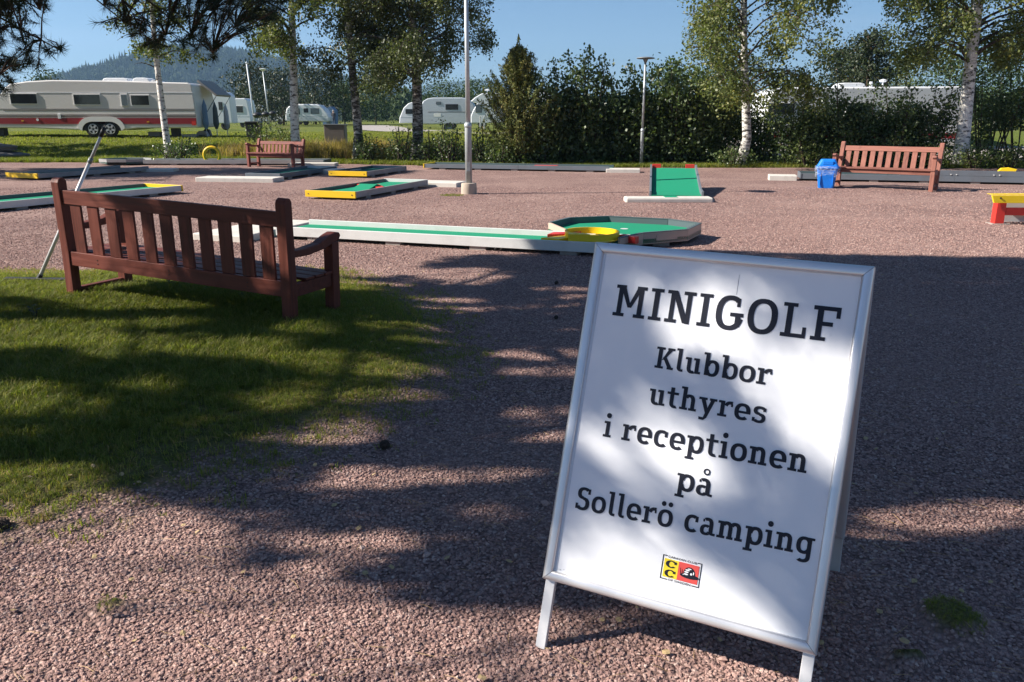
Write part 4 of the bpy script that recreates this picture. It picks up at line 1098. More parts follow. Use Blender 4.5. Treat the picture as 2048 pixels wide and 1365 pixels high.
# slab serif lettering
def g_R(x0, y0, x1, y1): return [[(x0, y0), (x1, y0), (x1, y1), (x0, y1)]]
def g_Q(*p): return [list(p)]
def g_E(cx, cy, rx, ry, wx, wy, a0, a1, ex=2.35):
    n_ = max(4, int(abs(a1 - a0) / 11)); out = []
    def pt(a, RX, RY):
        c_, s_ = math.cos(a), math.sin(a)
        return (cx + RX * math.copysign(abs(c_) ** (2 / ex), c_), cy + RY * math.copysign(abs(s_) ** (2 / ex), s_))
    for i in range(n_):
        A = rad(a0 + (a1 - a0) * i / n_); B = rad(a0 + (a1 - a0) * (i + 1) / n_)
        out.append([pt(A, rx - wx, ry - wy), pt(A, rx, ry), pt(B, rx, ry), pt(B, rx - wx, ry - wy)])
    return out
def glyphs():
    R, Q, E_ = g_R, g_Q, g_E; g = {}
    g[' '] = ([], .5)
    g['l'] = (R(.13, .2, .38, 1.48) + R(0, 1.33, .14, 1.48) + E_(.43, .26, .30, .27, .25, .16, 180, 270) + R(.42, -.01, .54, .15), .54)
    g['i'] = (R(.14, 0, .39, 1) + R(0, .85, .15, 1) + R(0, 0, .53, .15) + E_(.25, 1.36, .165, .165, .165, .165, 0, 360, 2), .53)
    g['r'] = (R(.14, 0, .39, 1) + R(0, .85, .15, 1) + R(0, 0, .56, .15) + E_(.74, .60, .38, .42, .2, .20, 90, 165) + R(.72, .82, .86, 1.02) + R(.76, .68, .88, .86), .88)
    g['u'] = (R(.14, .3, .39, 1) + R(0, .85, .15, 1) + E_(.50, .34, .36, .37, .25, .19, 180, 300) + R(.67, 0, .92, 1) + R(.54, .85, .68, 1) + R(.91, 0, 1.05, .15), 1.05)
    arch = lambda x: E_(x, .62, .36, .41, .25, .20, 0, 150) + R(x + .11, 0, x + .36, .63)
    g['n'] = (R(.14, 0, .39, 1) + R(0, .85, .15, 1) + R(0, 0, .51, .15) + arch(.58) + R(.58, 0, 1.07, .15), 1.07)
    g['h'] = (R(.14, 0, .39, 1.48) + R(0, 1.33, .15, 1.48) + R(0, 0, .51, .15) + arch(.58) + R(.58, 0, 1.07, .15), 1.07)
    g['m'] = (R(.14, 0, .39, 1) + R(0, .85, .15, 1) + R(0, 0, .49, .15) + arch(.55) + R(.60, 0, .99, .15) + arch(1.06) + R(1.09, 0, 1.55, .15), 1.55)
    bowl = E_(.62, .5, .44, .53, .25, .19, -165, 165)
    g['b'] = (R(.14, .02, .39, 1.48) + R(0, 1.33, .15, 1.48) + bowl, 1.06)
    g['p'] = (R(.14, -.42, .39, 1) + R(0, .85, .15, 1) + R(0, -.42, .54, -.27) + bowl, 1.06)
    o_ = E_(.5, .5, .49, .53, .26, .19, 0, 360)
    g['o'] = (o_, 1.0); dot = lambda x: E_(x, 1.36, .15, .15, .15, .15, 0, 360, 2)
    g['ö'] = (o_ + dot(.29) + dot(.73), 1.0)
    g['c'] = (E_(.5, .5, .48, .53, .26, .19, 58, 312) + R(.68, .62, .86, .96), .90)
    g['e'] = (E_(.5, .5, .48, .53, .26, .19, -4, 312) + R(.2, .40, .80, .55) + R(.74, .40, .98, .52), .98)
    a_ = R(.56, .1, .81, .64) + E_(.44, .63, .37, .40, .25, .19, 0, 125) + R(.15, .76, .26, .92) + E_(.38, .29, .36, .32, .24, .16, 50, 335) + E_(.86, .2, .30, .2, .25, .15, 180, 270) + R(.85, 0, .97, .15)
    g['a'] = (a_, .96)
    g['å'] = (a_ + E_(.5, 1.42, .20, .20, .09, .09, 0, 360, 2), .96)
    g['g'] = (E_(.46, .53, .44, .49, .25, .18, 25, 335) + R(.63, -.1, .88, 1.0) + E_(.46, -.08, .42, .36, .25, .18, 225, 360) + R(.87, .86, 1.03, 1.0), 1.03)
    g['s'] = (E_(.44, .75, .38, .28, .23, .17, 30, 270) + E_(.42, .29, .39, .31, .23, .17, -150, 90) + R(.62, .72, .79, .95) + R(.03, .05, .19, .30), .84)
    g['t'] = (R(.2, .28, .45, 1.30) + R(0, .84, .74, 1.0) + E_(.56, .32, .36, .35, .25, .18, 180, 292), .76)
    g['y'] = (Q((.13, .9), (.40, .9), (.69, .06), (.50, -.06)) + Q((.75, .9), (1.0, .9), (.60, -.27), (.38, -.27)) + Q((.38, -.27), (.60, -.27), (.42, -.44), (.14, -.44)) + Q((.14, -.44), (.42, -.44), (.36, -.26), (.1, -.26)) + R(0, .85, .52, 1) + R(.66, .85, 1.12, 1), 1.12)
    g['K'] = (R(.15, 0, .42, 1.4) + R(0, 1.25, .57, 1.4) + R(0, 0, .57, .15) + Q((.42, .55), (.62, .62), (1.10, 1.30), (.80, 1.30)) + R(.74, 1.25, 1.22, 1.4) + Q((.48, .74), (.68, .84), (1.16, .10), (.86, .10)) + R(.82, 0, 1.24, .15), 1.24)
    g['S'] = (E_(.53, 1.05, .45, .38, .27, .18, 35, 270) + E_(.50, .39, .48, .42, .27, .18, -150, 90) + R(.80, 1.02, .97, 1.36) + R(.03, .04, .19, .38), 1.02)
    g['M'] = (R(.18, 0, .43, 1.25) + R(0, 0, .60, .15) + R(.03, 1.25, .56, 1.4) + R(1.27, 0, 1.52, 1.25) + R(1.10, 0, 1.70, .15) + R(1.14, 1.25, 1.67, 1.4) + Q((.30, 1.27), (.56, 1.27), (.95, .42), (.75, .42)) + Q((1.14, 1.27), (1.40, 1.27), (.95, .42), (.75, .42)), 1.70)
    g['I'] = (R(.19, 0, .46, 1.4) + R(0, 0, .65, .15) + R(0, 1.25, .65, 1.4), .65)
    g['N'] = (R(.19, 0, .42, 1.3) + R(0, 0, .60, .15) + R(0, 1.25, .5, 1.4) + R(1.03, 0, 1.26, 1.4) + R(.84, 1.25, 1.44, 1.4) + Q((.24, 1.38), (.52, 1.38), (1.22, .02), (.92, .02)), 1.44)
    g['G'] = (E_(.70, .70, .68, .74, .29, .2, 52, 345) + R(.99, .98, 1.15, 1.34) + R(.72, .56, 1.36, .72) + R(.98, .14, 1.24, .6), 1.36)
    g['O'] = (E_(.70, .70, .70, .74, .29, .2, 0, 360), 1.40)
    g['L'] = (R(.19, 0, .46, 1.4) + R(0, 1.25, .65, 1.4) + R(0, 0, 1.14, .16) + R(.97, .15, 1.14, .45), 1.16)
    g['F'] = (R(.19, 0, .46, 1.4) + R(0, 0, .67, .15) + R(0, 1.23, 1.2, 1.4) + R(1.02, .95, 1.2, 1.25) + R(.45, .60, .92, .77), 1.22)
    return g
GL = glyphs()
def text_line(s, u0, u1, vb0, vb1, xh, gap=.10, mat=INK, parent=sign, M=FM, z=.0003, name='letter', italic=0.0):
    adv = sum(GL[ch][1] for ch in s) + gap * (len(s) - 1)
    kx = (u1 - u0) / adv; x = 0
    lay = 0
    for ch in s:
        m = MB(); polys, a = GL[ch]
        for pl in polys:
            lay = (lay + 1) % 37
            zz = z + lay * 0.00002
            vs = []
            for (px_, py_) in pl:
                uu = u0 + (x + px_) * kx + italic * py_ * xh; vv = vb0 + (vb1 - vb0) * (x + px_) / adv + py_ * xh
                vs.append((uu, vv, zz))
            m.add(vs, [tuple(range(len(vs)))], M)
        if polys: m.build(name, mat, parent)
        x += a + gap
text_line('MINIGOLF', .084, .697, 1.001, 1.004, .0650, .20)
text_line('Klubbor', .231, .549, .869, .868, .0430, .10)
text_line('uthyres', .229, .551, .766, .765, .0430, .10)
text_line('i receptionen', .112, .670, .650, .657, .0455, .11)
text_line('på', .342, .442, .546, .544, .0455, .10)
text_line('Sollerö camping', .062, .716, .429, .451, .0455, .11)
# club logo
L_Y = paint('logo_yellow', (0.86, 0.66, 0.03), .45, .03); L_R = paint('logo_red', (0.72, 0.085, 0.07), .45, .03)
L_W = paint('logo_white', (0.85, 0.85, 0.85), .45, .0)
lx0, lx1, ly0, ly1 = .337, .445, .297, .363
MB().box(lx0 + .006, ly0 + .007, -.0008, lx0 + .046, ly1 - .009, .0004, FM).build('logo_yellow_field', L_Y, sign)
MB().box(lx0 + .0462, ly0 + .007, -.0008, lx1 - .006, ly1 - .009, .0004, FM).build('logo_red_field', L_R, sign)
m = MB(); t_ = .0022
for (a, b, c_, d) in ((lx0, ly0, lx0 + t_, ly1), (lx1 - t_, ly0, lx1, ly1), (lx0, ly0, lx0 + .020, ly0 + t_), (lx0, ly1 - t_, lx0 + .012, ly1), (lx1 - .020, ly0, lx1, ly0 + t_), (lx1 - .012, ly1 - t_, lx1, ly1)):
    m.box(a, b, -.0008, c_, d, .0003 + .00003 * (a + b), FM)
m.build('logo_border', INK, sign)
GL['©'] = (g_E(.6, .5, .58, .55, .34, .16, 40, 320, 2) + g_R(.86, .56, 1.12, .92), 1.16)
for vb in (ly1 - .031, ly0 + .0095):
    text_line('©', lx0 + .010, lx0 + .042, vb, vb, .0185, mat=INK, name='logo_letter', z=.0006)
m = MB(); cx, cy = lx0 + .078, ly0 + .030
for i, pl in enumerate(g_E(0, 0, .0165, .0185, .0165, .0185, -12, 192, 2) + g_E(.001, -.006, .026, .0065, .026, .0065, 0, 360, 2) + g_Q((-.024, -.006), (-.0215, -.006), (-.0255, .012), (-.0265, .012)) + g_Q((-.020, -.004), (-.018, -.004), (-.0195, .009), (-.0205, .009))):
    m.add([(cx + p[0], cy + p[1], .0006 + i * .00001) for p in pl], [tuple(range(len(pl)))], FM)
m.build('logo_snail', INK, sign)
m = MB()
for i, (a, b, c_, d) in enumerate(((-.012, -.002, .008, .0030), (-.0115, .004, .008, .0030), (-.009, .0095, .008, .0030), (-.004, .0135, .007, .0022), (.002, .001, .0035, .0045), (.008, .004, .002, .006), (-.019, -.004, .003, .0012))):
    for pl in g_E(a + .002, b, c_ * .75, d * .7, c_ * .75, d * .7, 0, 360, 2):
        m.add([(cx + p[0] + .001, cy + p[1], .0010 + i * .00001) for p in pl], [tuple(range(len(pl)))], FM)
m.build('logo_shell_mark', L_W, sign)
def small_text(s, u0, u1, vb, h_, name):
    cu = bpy.data.curves.new(name, 'FONT'); cu.body = s; cu.size = 1.0; cu.extrude = 0; cu.offset = .012
    o = bpy.data.objects.new(name, cu); C.objects.link(o)
    dg = bpy.context.evaluated_depsgraph_get(); me = bpy.data.meshes.new_from_object(o.evaluated_get(dg))
    bpy.data.objects.remove(o); 
    co = np.array([v_.co[:] for v_ in me.vertices]); x0, x1 = co[:, 0].min(), co[:, 0].max(); y0, y1 = co[:, 1].min(), co[:, 1].max()
    for v_ in me.vertices:
        p = FM @ Vector((u0 + (v_.co.x - x0) / (x1 - x0) * (u1 - u0), vb + (v_.co.y - y0) / (y1 - y0) * h_, .0007)); v_.co = p
    me.materials.clear(); return link(name, me, INK, sign)
small_text('CARAVAN CLUB', lx0 + .015, lx1 - .014, ly1 - .0055, .0058, 'logo_caption')
small_text('OF SWEDEN', lx0 + .023, lx1 - .023, ly0 - .0010, .0055, 'logo_caption')
# scuffs along the lower edge of the poster
m = MB(); r_ = random.Random(5)
for k in range(26):
    u = .035 + r_.uniform(0, .22) * r_.uniform(.3, 1); v_ = S_L + .033 + r_.uniform(0, .006)
    m.box(u, v_, -.0008, u + r_.uniform(.001, .006), v_ + .0007, .00005 + k * .00001, FM)
m.box(.425, 1.10, -.0008, .4256, 1.155, .0002, FM)
m.build('scuff_mark', paint('scuff', (.35, .35, .36), .6, .1), sign)

# ------------------------------------------------------------------ benches
def bench(name, label, loc, rotz, Lb, mx, mz, Hb=1.03, D=.56, nsl=11, group='red wooden benches', lean=.11):
    t = thing(name, label, 'bench', loc, rotz, group)
    pw, pd = .084, .08; zs = .43
    yb = lambda z: -lean * max(0, (z - zs)) / (Hb - zs)
    for x0 in (0, Lb - pw):
        pts = [(0, 0), (pd, 0), (pd, zs)] + [(pd + yb(Hb - .03), Hb - .03), (pd * .8 + yb(Hb), Hb - .005), (pd * .45 + yb(Hb), Hb), (.012 + yb(Hb), Hb - .015), (yb(Hb - .04), Hb - .04)] + [(0, zs)]
        MB().prism(pts, x0, x0 + pw, 'x').build('back_post', mz, t, False, .005)
    def slab_back(x0, x1, z0, z1, th, off, nm, mat):
        pts = [(off + yb(z0), z0), (off + th + yb(z0), z0), (off + th + yb(z1), z1), (off + yb(z1), z1)]
        return MB().prism(pts, x0, x1, 'x').build(nm, mat, t, False, .003)
    zt0, zt1 = Hb * .80, Hb * .905; zl0, zl1 = Hb * .315, Hb * .425
    slab_back(pw + .001, Lb - pw - .001, zt0, zt1, .040, .014, 'top_rail', mx)
    slab_back(pw + .001, Lb - pw - .001, zl0, zl1, .040, .010, 'lower_rail', mx)
    pitch_ = (Lb - 2 * pw) / (nsl + .25); sw = pitch_ * .60
    for i in range(nsl):
        x0 = pw + pitch_ * (i + .35) + random.uniform(-.004, .004)
        slab_back(x0, x0 + sw, zl1 + .001, zt0 - .001, .020, .024, 'back_slat', mz)
    for i in range(4):
        y0 = .075 + i * .118
        MB().box(.01 if i else pw + .002, y0, zs - .012 + .004 * math.sin(i), Lb - .01 if i else Lb - pw - .002, y0 + .105, zs + .012).build('seat_plank', mx, t, False, .003)
    for x0 in (0.002, Lb - pw - .002):
        MB().box(x0, D - pw, 0, x0 + pw, D, .66).build('front_leg', mz, t, False, .004)
        MB().box(x0 + .015, pd + .001, zs - .11, x0 + pw - .015, D - pw - .001, zs - .015).build('seat_frame', mx, t, False, .003)
        MB().box(x0 + .018, pd + .001, .085, x0 + pw - .018, D - pw - .001, .13).build('stretcher', mx, t, False, .003)
        pr = [(.03, .665), (.18, .66), (.34, .675), (.46, .72), (.52, .735), (.575, .728), (.59, .70), (.565, .668), (.51, .655), (.40, .625), (.22, .605), (.02, .612)]
        pr = [(max(p[0], pd + yb(.63) + .001) if p[0] < .1 else p[0] * D / .56, p[1] + .0) for p in pr]
        MB().prism(pr, x0 + .003, x0 + pw - .003, 'x').build('armrest', mz, t, False, .008)
    MB().box(pw + .001, D - .055, zs - .10, Lb - pw - .001, D - .028, zs - .014).build('front_apron', mx, t, False, .003)
    for i, x0 in enumerate((.17 * Lb, .5 * Lb, .83 * Lb)):
        for dz in (.0, .03): MB().tube([(x0, .012, (zl0 + zl1) / 2 + dz - .015), (x0, .0065, (zl0 + zl1) / 2 + dz - .015)], .005, 6).build('screw', BOLT, t)
    return t
pL = G(136, 606); pR = G(584, 664)
def bench_at(pa, pb): 
    d = pb - pa; return math.atan2(d[1], d[0]), float(np.linalg.norm(d[:2]))
a_, l_ = bench_at(pL, pR)
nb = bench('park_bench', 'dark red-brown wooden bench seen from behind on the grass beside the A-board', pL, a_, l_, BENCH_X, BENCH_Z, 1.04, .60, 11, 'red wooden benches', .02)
nb.rotation_euler[1] = rad(2.0)
qR = G(1882, 381); 
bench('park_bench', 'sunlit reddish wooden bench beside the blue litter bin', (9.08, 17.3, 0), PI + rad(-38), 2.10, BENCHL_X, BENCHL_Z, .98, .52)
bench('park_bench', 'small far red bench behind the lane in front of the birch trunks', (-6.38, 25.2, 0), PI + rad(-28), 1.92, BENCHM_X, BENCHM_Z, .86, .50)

# ------------------------------------------------------------------ broom
b0 = G(75, 574); b1 = at(209, 256, 7.35)
br = thing('broom', 'long handled court broom leaning on the left end of the near bench', 'broom', b0)
p0 = Vector((0, 0, .03)); p1 = Vector(b1 - b0); 
q1 = p0.lerp(p1, .80); q2 = p0.lerp(p1, .88)
MB().tube([p0, p0.lerp(p1, .4), q1], [.0165, .0165, .0165], 10).build('handle', ALU_LEG, br, True)
MB().tube([q1 + (q2 - q1) * .01, p1], [.0135, .0135], 10).build('extension_tube', GALV, br, True)
MB().tube([p0.lerp(p1, .78), p0.lerp(p1, .81)], .020, 10).build('clamp', LAMP_GREY, br, True)
MB().tube([p0.lerp(p1, .945), p1 + (p1 - p0) * .002], .019, 10).build('grip', DARKP, br, True)
hd = MB(); hd.box(-.30, -.03, .04, .32, .03, .085, Matrix.Rotation(rad(-5), 4, 'Z')); hd.build('head', DARKP, br, False, .006)
bm = MB(); r_ = random.Random(3); Mr = Matrix.Rotation(rad(-5), 4, 'Z')
for k in range(220):
    x = r_.uniform(-.25, .25); y = r_.uniform(-.026, .026); bm.add([(x - .003, y, .042), (x + .003, y, .042), (x + r_.uniform(-.01, .01), y + r_.uniform(-.02, .02), -.012)], [(0, 1, 2)], Mr)
bm.build('bristles', DARKP, br)
MB().tube([(0, 0, .05), (p1 - p0) * .06 + p0], .022, 8).build('socket', DARKP, br)

# ------------------------------------------------------------------ litter bin
bn = thing('litter_bin', 'bright blue plastic litter bin with a clear bag, left of the sunlit bench', 'litter bin', G(1651, 376), rad(-20))
def rbox(m, w0, w1, z0, z1, r=.05, n_=4):
    rings = []
    for (w, z) in ((w0, z0), (w1, z1)):
        ring = []
        for cxs, cys, st in ((1, 1, 0), (-1, 1, 90), (-1, -1, 180), (1, -1, 270)):
            for k in range(n_ + 1):
                a = rad(st + 90 * k / n_); ring.append((cxs * (w / 2 - r) + r * math.cos(a), cys * (w * .42 - r) + r * math.sin(a), z))
        rings.append(ring)
    k = len(rings[0]); m.add(rings[0] + rings[1], [(i, (i + 1) % k, (i + 1) % k + k, i + k) for i in range(k)] + [tuple(reversed(range(k))), tuple(range(k, 2 * k))]); return m
rbox(MB(), .32, .43, 0, .42).build('body', BLUE, bn, False, .006)
rbox(MB(), .47, .47, .421, .47, .05).build('rim', BLUE, bn, False, .006)
rbox(MB(), .45, .30, .472, .62, .06).build('lid', BLUE, bn, False, .012)
MB().box(-.11, -.185, .50, .11, -.150, .585, Matrix.Rotation(rad(0), 4, 'X')).build('flap', BLUE, bn, False, .01)
for sx in (-1, 1): MB().box(sx * .13 - .008, -.176, .05, sx * .13 + .008, -.150, .38).build('rib', BLUE, bn, False, .004)
n = NT('clear_plastic_bag'); n.base((.8, .85, .9)); n.bump(n.noise(n.coord('Object', (9, 9, 25)), 3, 4), 1.0, .02); n.set(.18, 0, .6)
tb = n.n('ShaderNodeBsdfTransparent'); mx = n.n('ShaderNodeMixShader'); n.l(n.rng(n.noise(n.coord('Object', (7, 7, 20)), 2.5, 4), .4, .7, .03, .42), mx.inputs[0])
n.l(tb.outputs[0], mx.inputs[1]); n.l(n.bsdf.outputs[0], mx.inputs[2]); n.l(mx.outputs[0], n.out.inputs['Surface']); BAGM = n.m
m = MB(); K = 40; rings = []
for j, (w, z) in enumerate(((.50, .475), (.525, .43), (.51, .37), (.47, .30), (.485, .27))):
    ring = []
    for k in range(K):
        a = 2 * PI * k / K; ee = 4.5
        cc, s2 = math.cos(a), math.sin(a); q = (w / 2) * (1 + .035 * math.sin(k * 2.1 + j * 1.3) + .02 * math.sin(k * 5.3 + j))
        ring.append((math.copysign(abs(cc) ** (2 / ee), cc) * q, math.copysign(abs(s2) ** (2 / ee), s2) * q * .86, z + .03 * math.sin(k * 1.3) * (j > 2)))
    rings.append(ring)
m.add([p for r2 in rings for p in r2], [(j * K + k, j * K + (k + 1) % K, (j + 1) * K + (k + 1) % K, (j + 1) * K + k) for j in range(4) for k in range(K)])
m.build('bag', BAGM, bn, True)

# ------------------------------------------------------------------ lamp posts
def lamp(name, label, loc, H, r, base=False, head=.31, group='lamp posts'):
    t = thing(name, label, 'lamp post', loc, 0, group)
    z0 = .24 if base else 0
    if base:
        MB().lathe([(.16, -.05), (.16, .10), (.155, .19), (.148, .215), (.10, .22)], 20).build('concrete_base', CONC, t, True)
        t.children[0].modifiers.new('e', 'EDGE_SPLIT').split_angle = rad(40)
    MB().lathe([(r * 1.42, 0 if not base else .2), (r * 1.40, z0 + 1.08), (r * 1.15, z0 + 1.15)], 16).build('lower_pole', GALV_D, t, True)
    MB().lathe([(r * 1.56, z0 + 1.07), (r * 1.6, z0 + 1.09), (r * 1.56, z0 + 1.13), (r * 1.1, z0 + 1.16)], 16).build('collar', GALV, t, True)
    MB().lathe([(r, z0 + 1.14), (r * .80, H - .12)], 16).build('pole', GALV, t, True)
    MB().box(-.035, -r * 1.47, .45, .035, -r * 1.3, .62).build('service_hatch', GALV_D, t, False, .004)
    MB().lathe([(r * .85, H - .16), (r * 1.1, H - .12), (.075, H - .05), (.085, H - .035)], 16).build('neck', LAMP_GREY, t, True)
    MB().lathe([(.10, H - .034), (head * .92, H - .022), (head, H - .005), (head * .97, H + .008), (head * .5, H + .03), (.03, H + .038)], 32).build('lamp_head', LAMP_GREY, t, True)
    return t
lamp('lamp_post', 'tall galvanised lamp post in a concrete foot in the middle of the yard', G(938, 388), 4.30, .048, True)
lamp('lamp_post', 'slim lamp post with a flat round head in front of the hedge', G(1282, 333) , 3.25, .038, False, .28)

# ------------------------------------------------------------------ minigolf lanes
BT = .16
def lane(label, P0, ang, Ln, W, bl, br_, bend=None, bstart=None, felt=FELT, z0=.045, zb=.095, top=BT, blocks=3, bolts=False, t=.034, split=None):
    o = thing('minigolf_lane', label, 'minigolf lane', (P0[0], P0[1], 0), rad(ang), 'minigolf lanes on the gravel')
    MB().box(.0, t, z0 + .01, Ln, W - t, zb).build('playing_surface', felt, o)
    for y0, mt in ((0, br_), (W - t, bl)):
        segs = [(0, Ln)] if not split else [(0, split - .002), (split + .002, Ln)]
        for a, b in segs:
            MB().box(a, y0, z0, b, y0 + t, top).build('side_board', mt, o, False, .004)
    if bend: MB().box(Ln + .001, -.012, z0 - .005, Ln + .036, W + .012, top + .004).build('end_board', bend, o, False, .004)
    if bstart: MB().box(-.036, -.012, z0 - .005, -.001, W + .012, top + .004).build('end_board', bstart, o, False, .004)
    for i in range(blocks):
        x = (i + .5) / blocks * Ln
        for y0 in (.02, W - .18): MB().box(x - .10, y0, -.01, x + .10, y0 + .16, z0 - .001).build('support_block', BLOCK, o, False, .004)
    if bolts:
        for y in (.06, W - .06):
            for xx in ((-.042,) if bstart else (Ln + .042,)):
                MB().tube([(xx, y, top - .06), (xx + (.01 if bstart else -.01), y, top - .06)], .012, 8).build('bolt', BOLT, o)
    return o
def slab(label, P, rot, w, d, h_, mat=CONC_W, bev=.015, parts=None, name='tee_platform'):
    o = MB().box(-w / 2, -d / 2, -.02, w / 2, d / 2, h_).build(name, mat, None, False, bev)
    o.location = (P[0], P[1], 0); o.rotation_euler = (0, 0, rad(rot))
    return tag(o, label, 'platform', 'pale tee platforms at the lanes')
# A: long lane behind the sign, leading into the octagon
lA = lane('long white edged lane running behind the near bench to the yellow loop', (-3.02, 10.22), -19.4, 4.42, .79, BOARD_WHITE, BOARD_WHITE, None, None, blocks=4)
slab('white platform at the start of the long lane, seen through the near bench', (-3.42, 10.78), -19.4, .78, 1.62, .085)
for x in (.55, .62, 3.0, 3.07):
    MB().tube([(x, -.004, .03), (x, -.03, .028), (x + .02, -.034, .05)], .006, 6).build('hook', BOLT, lA)
OCT = [(0.47, 10.40), (0.77, 10.93), (1.33, 11.10), (2.11, 10.77), (2.44, 10.32), (2.14, 9.71), (1.55, 9.42), (1.22, 9.00), (0.64, 9.74)]
oc = Vector((1.4, 10.1, 0))
ot = thing('octagonal_lane_end', 'octagonal green lane end with dark rim behind the A-board', 'minigolf lane', oc, 0, 'minigolf lanes on the gravel')
m = MB(); m.prism([(p[0] - oc.x, p[1] - oc.y) for p in OCT], .06, .11, 'z'); m.build('playing_surface', FELT, ot)
for i in range(len(OCT) - 2):
    a = Vector((*OCT[i], 0)) - oc; b = Vector((*OCT[i + 1], 0)) - oc; d = (b - a).normalized(); q = Vector((d.y, -d.x, 0))
    if q.dot(a) > 0: q = -q
    vs = [a, b, b + q * .036 - d * .012, a + q * .036 + d * .012]
    mt = BOARD_TAN if i in (4, 5) else (BOARD_TAN if i == 6 else BOARD_DARK)
    m = MB(); m.prism([(p.x, p.y) for p in vs], .05, .185, 'z'); m.build('rim_board', mt, ot, False, .003)
    m = MB(); m.prism([(p.x, p.y) for p in (a - q * .003, b - q * .003, b + q * .040 - d * .012, a + q * .040 + d * .012)], .1852, .192, 'z'); m.build('rim_cap', BOARD_DARK, ot)
a = Vector((*OCT[8], 0)) - oc; b = Vector((*OCT[0], 0)) - oc; d = (b - a).normalized(); q = Vector((-d.y, d.x, 0)); q = q if q.dot(a) < 0 else -q
m = MB(); m.prism([(p.x, p.y) for p in (a, b, b + q * .036, a + q * .036)], .05, .185, 'z'); m.build('rim_board', BOARD_TAN, ot, False, .003)
for (x, y) in ((.5, .3), (-.4, .3), (.4, -.4), (.0, .6)): MB().box(x - .1, y - .08, -.01, x + .1, y + .08, .055).build('support_block', BLOCK, ot)
MB().lathe([(.05, .111), (.052, .113), (.03, .112)], 16, Matrix.Translation((.05, .25, 0))).build('hole_ring', BOARD_WHITE, ot)
m = MB()
for i in range(1): pass
# tan service flap in the rim
a = Vector((*OCT[5], 0)) - oc; b = Vector((*OCT[6], 0)) - oc; d = (b - a).normalized(); q = Vector((d.y, -d.x, 0)); q = q if q.dot(a) > 0 else -q
p0_, p1_ = a.lerp(b, .25), a.lerp(b, .72)
m = MB(); m.prism([(p.x, p.y) for p in (p0_ + q * .001, p1_ + q * .001, p1_ + q * .006, p0_ + q * .006)], .085, .155, 'z'); m.build('rim_flap', BOARD_TAN, ot)
# yellow loop and red wedges at the lane end
lo = thing('loop_obstacle', 'yellow spiral loop with red wedges where the long lane ends', 'minigolf obstacle', (0.93, 9.28, 0))
def band(R, w, z0, z1, a0, a1, th=.012, n_=40, mat=LEMON, nm='loop_band', sq=1.0, cx=0, cy=0):
    vs = []; fs = []
    for i in range(n_ + 1):
        a = rad(a0 + (a1 - a0) * i / n_); zo = z0 + (z1 - z0) * i / n_
        for (rr_, zz) in ((R, zo), (R + th, zo), (R + th, zo + w), (R, zo + w)): vs.append((cx + rr_ * math.cos(a), cy + rr_ * math.sin(a) * sq, zz))
    for i in range(n_):
        for k in range(4): fs.append((i * 4 + k, i * 4 + (k + 1) % 4, (i + 1) * 4 + (k + 1) % 4, (i + 1) * 4 + k))
    fs += [(3, 2, 1, 0), tuple(n_ * 4 + k for k in range(4))]
    MB().add(vs, fs).build(nm, mat, lo, True).modifiers.new('e', 'EDGE_SPLIT').split_angle = rad(40)
band(.30, .075, .150, .165, -115, 235, .016)
band(.225, .010, .135, .135, 0, 360, .078, nm='loop_floor')
MB().prism([(-.60, -.16), (-.30, .04), (-.22, -.10), (-.40, -.26)], .10, .175, 'z').build('entry_flap', LEMON, lo, False, .004)
MB().prism([(-.30, -.30), (-.05, -.31), (-.12, -.20), (-.28, -.12)], .12, .235, 'z').build('exit_flap', LEMON, lo, False, .004)
MB().prism([(-.52, .02), (-.44, .20), (-.10, .26), (-.28, .06)], .10, .19, 'z').build('red_wedge', RED, lo, False, .004)
MB().prism([(-.16, -.12), (.20, -.18), (.18, .12), (-.10, .14)], .10, .165, 'z').build('red_wedge', RED, lo, False, .004)
MB().prism([(.31, -.02), (.47, -.22), (.52, -.16), (.38, .05)], .11, .19, 'z').build('red_wedge', RED, lo, False, .004)
# B
lB = lane('yellow fronted lane with a red and green cross ramp, left of the tall lamp post', (-2.92, 15.13), 71, 3.15, 1.06, BOARD_DARK, BOARD_GREY, BOARD_WHITE, YELLOW, bolts=True)
MB().prism([(1.15, .035), (1.25, .035), (1.95, .55), (1.95, 1.02), (1.82, 1.02)], .096, .14, 'z').build('red_wedge', RED, lB, False, .003)
MB().prism([(1.05, .095), (1.45, .185), (1.85, .095)], .33, .72, 'y').build('hump', FELT, lB)
slab('low pale slab between the yellow fronted lane and the tall lamp post', (-1.62, 18.45), 71, .62, 1.05, .10)
# C
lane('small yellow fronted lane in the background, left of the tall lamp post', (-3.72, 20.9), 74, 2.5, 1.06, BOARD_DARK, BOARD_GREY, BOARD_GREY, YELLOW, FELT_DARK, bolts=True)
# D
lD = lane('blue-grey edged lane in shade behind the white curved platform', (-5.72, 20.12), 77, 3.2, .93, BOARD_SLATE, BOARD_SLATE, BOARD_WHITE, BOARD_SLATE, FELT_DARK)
slab('long white platform in front of the shaded lane', (-6.62, 19.82), -9, 2.0, .62, .10)
slab('white platform right of the shaded lane', (-4.75, 22.6), -14, 1.0, .6, .12)
# E
lE = lane('bright green lane behind the near bench with a yellow far end', (-9.16, 11.85), 63, 5.3, 1.10, BOARD_DARK, BOARD_WHITE, YELLOW, None, blocks=4)
# F
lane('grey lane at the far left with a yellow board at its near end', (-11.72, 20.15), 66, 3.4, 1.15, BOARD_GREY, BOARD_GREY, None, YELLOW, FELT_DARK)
slab('shaded pale slab behind the far left grey lane', (-10.1, 23.45), 5, .9, .5, .08)
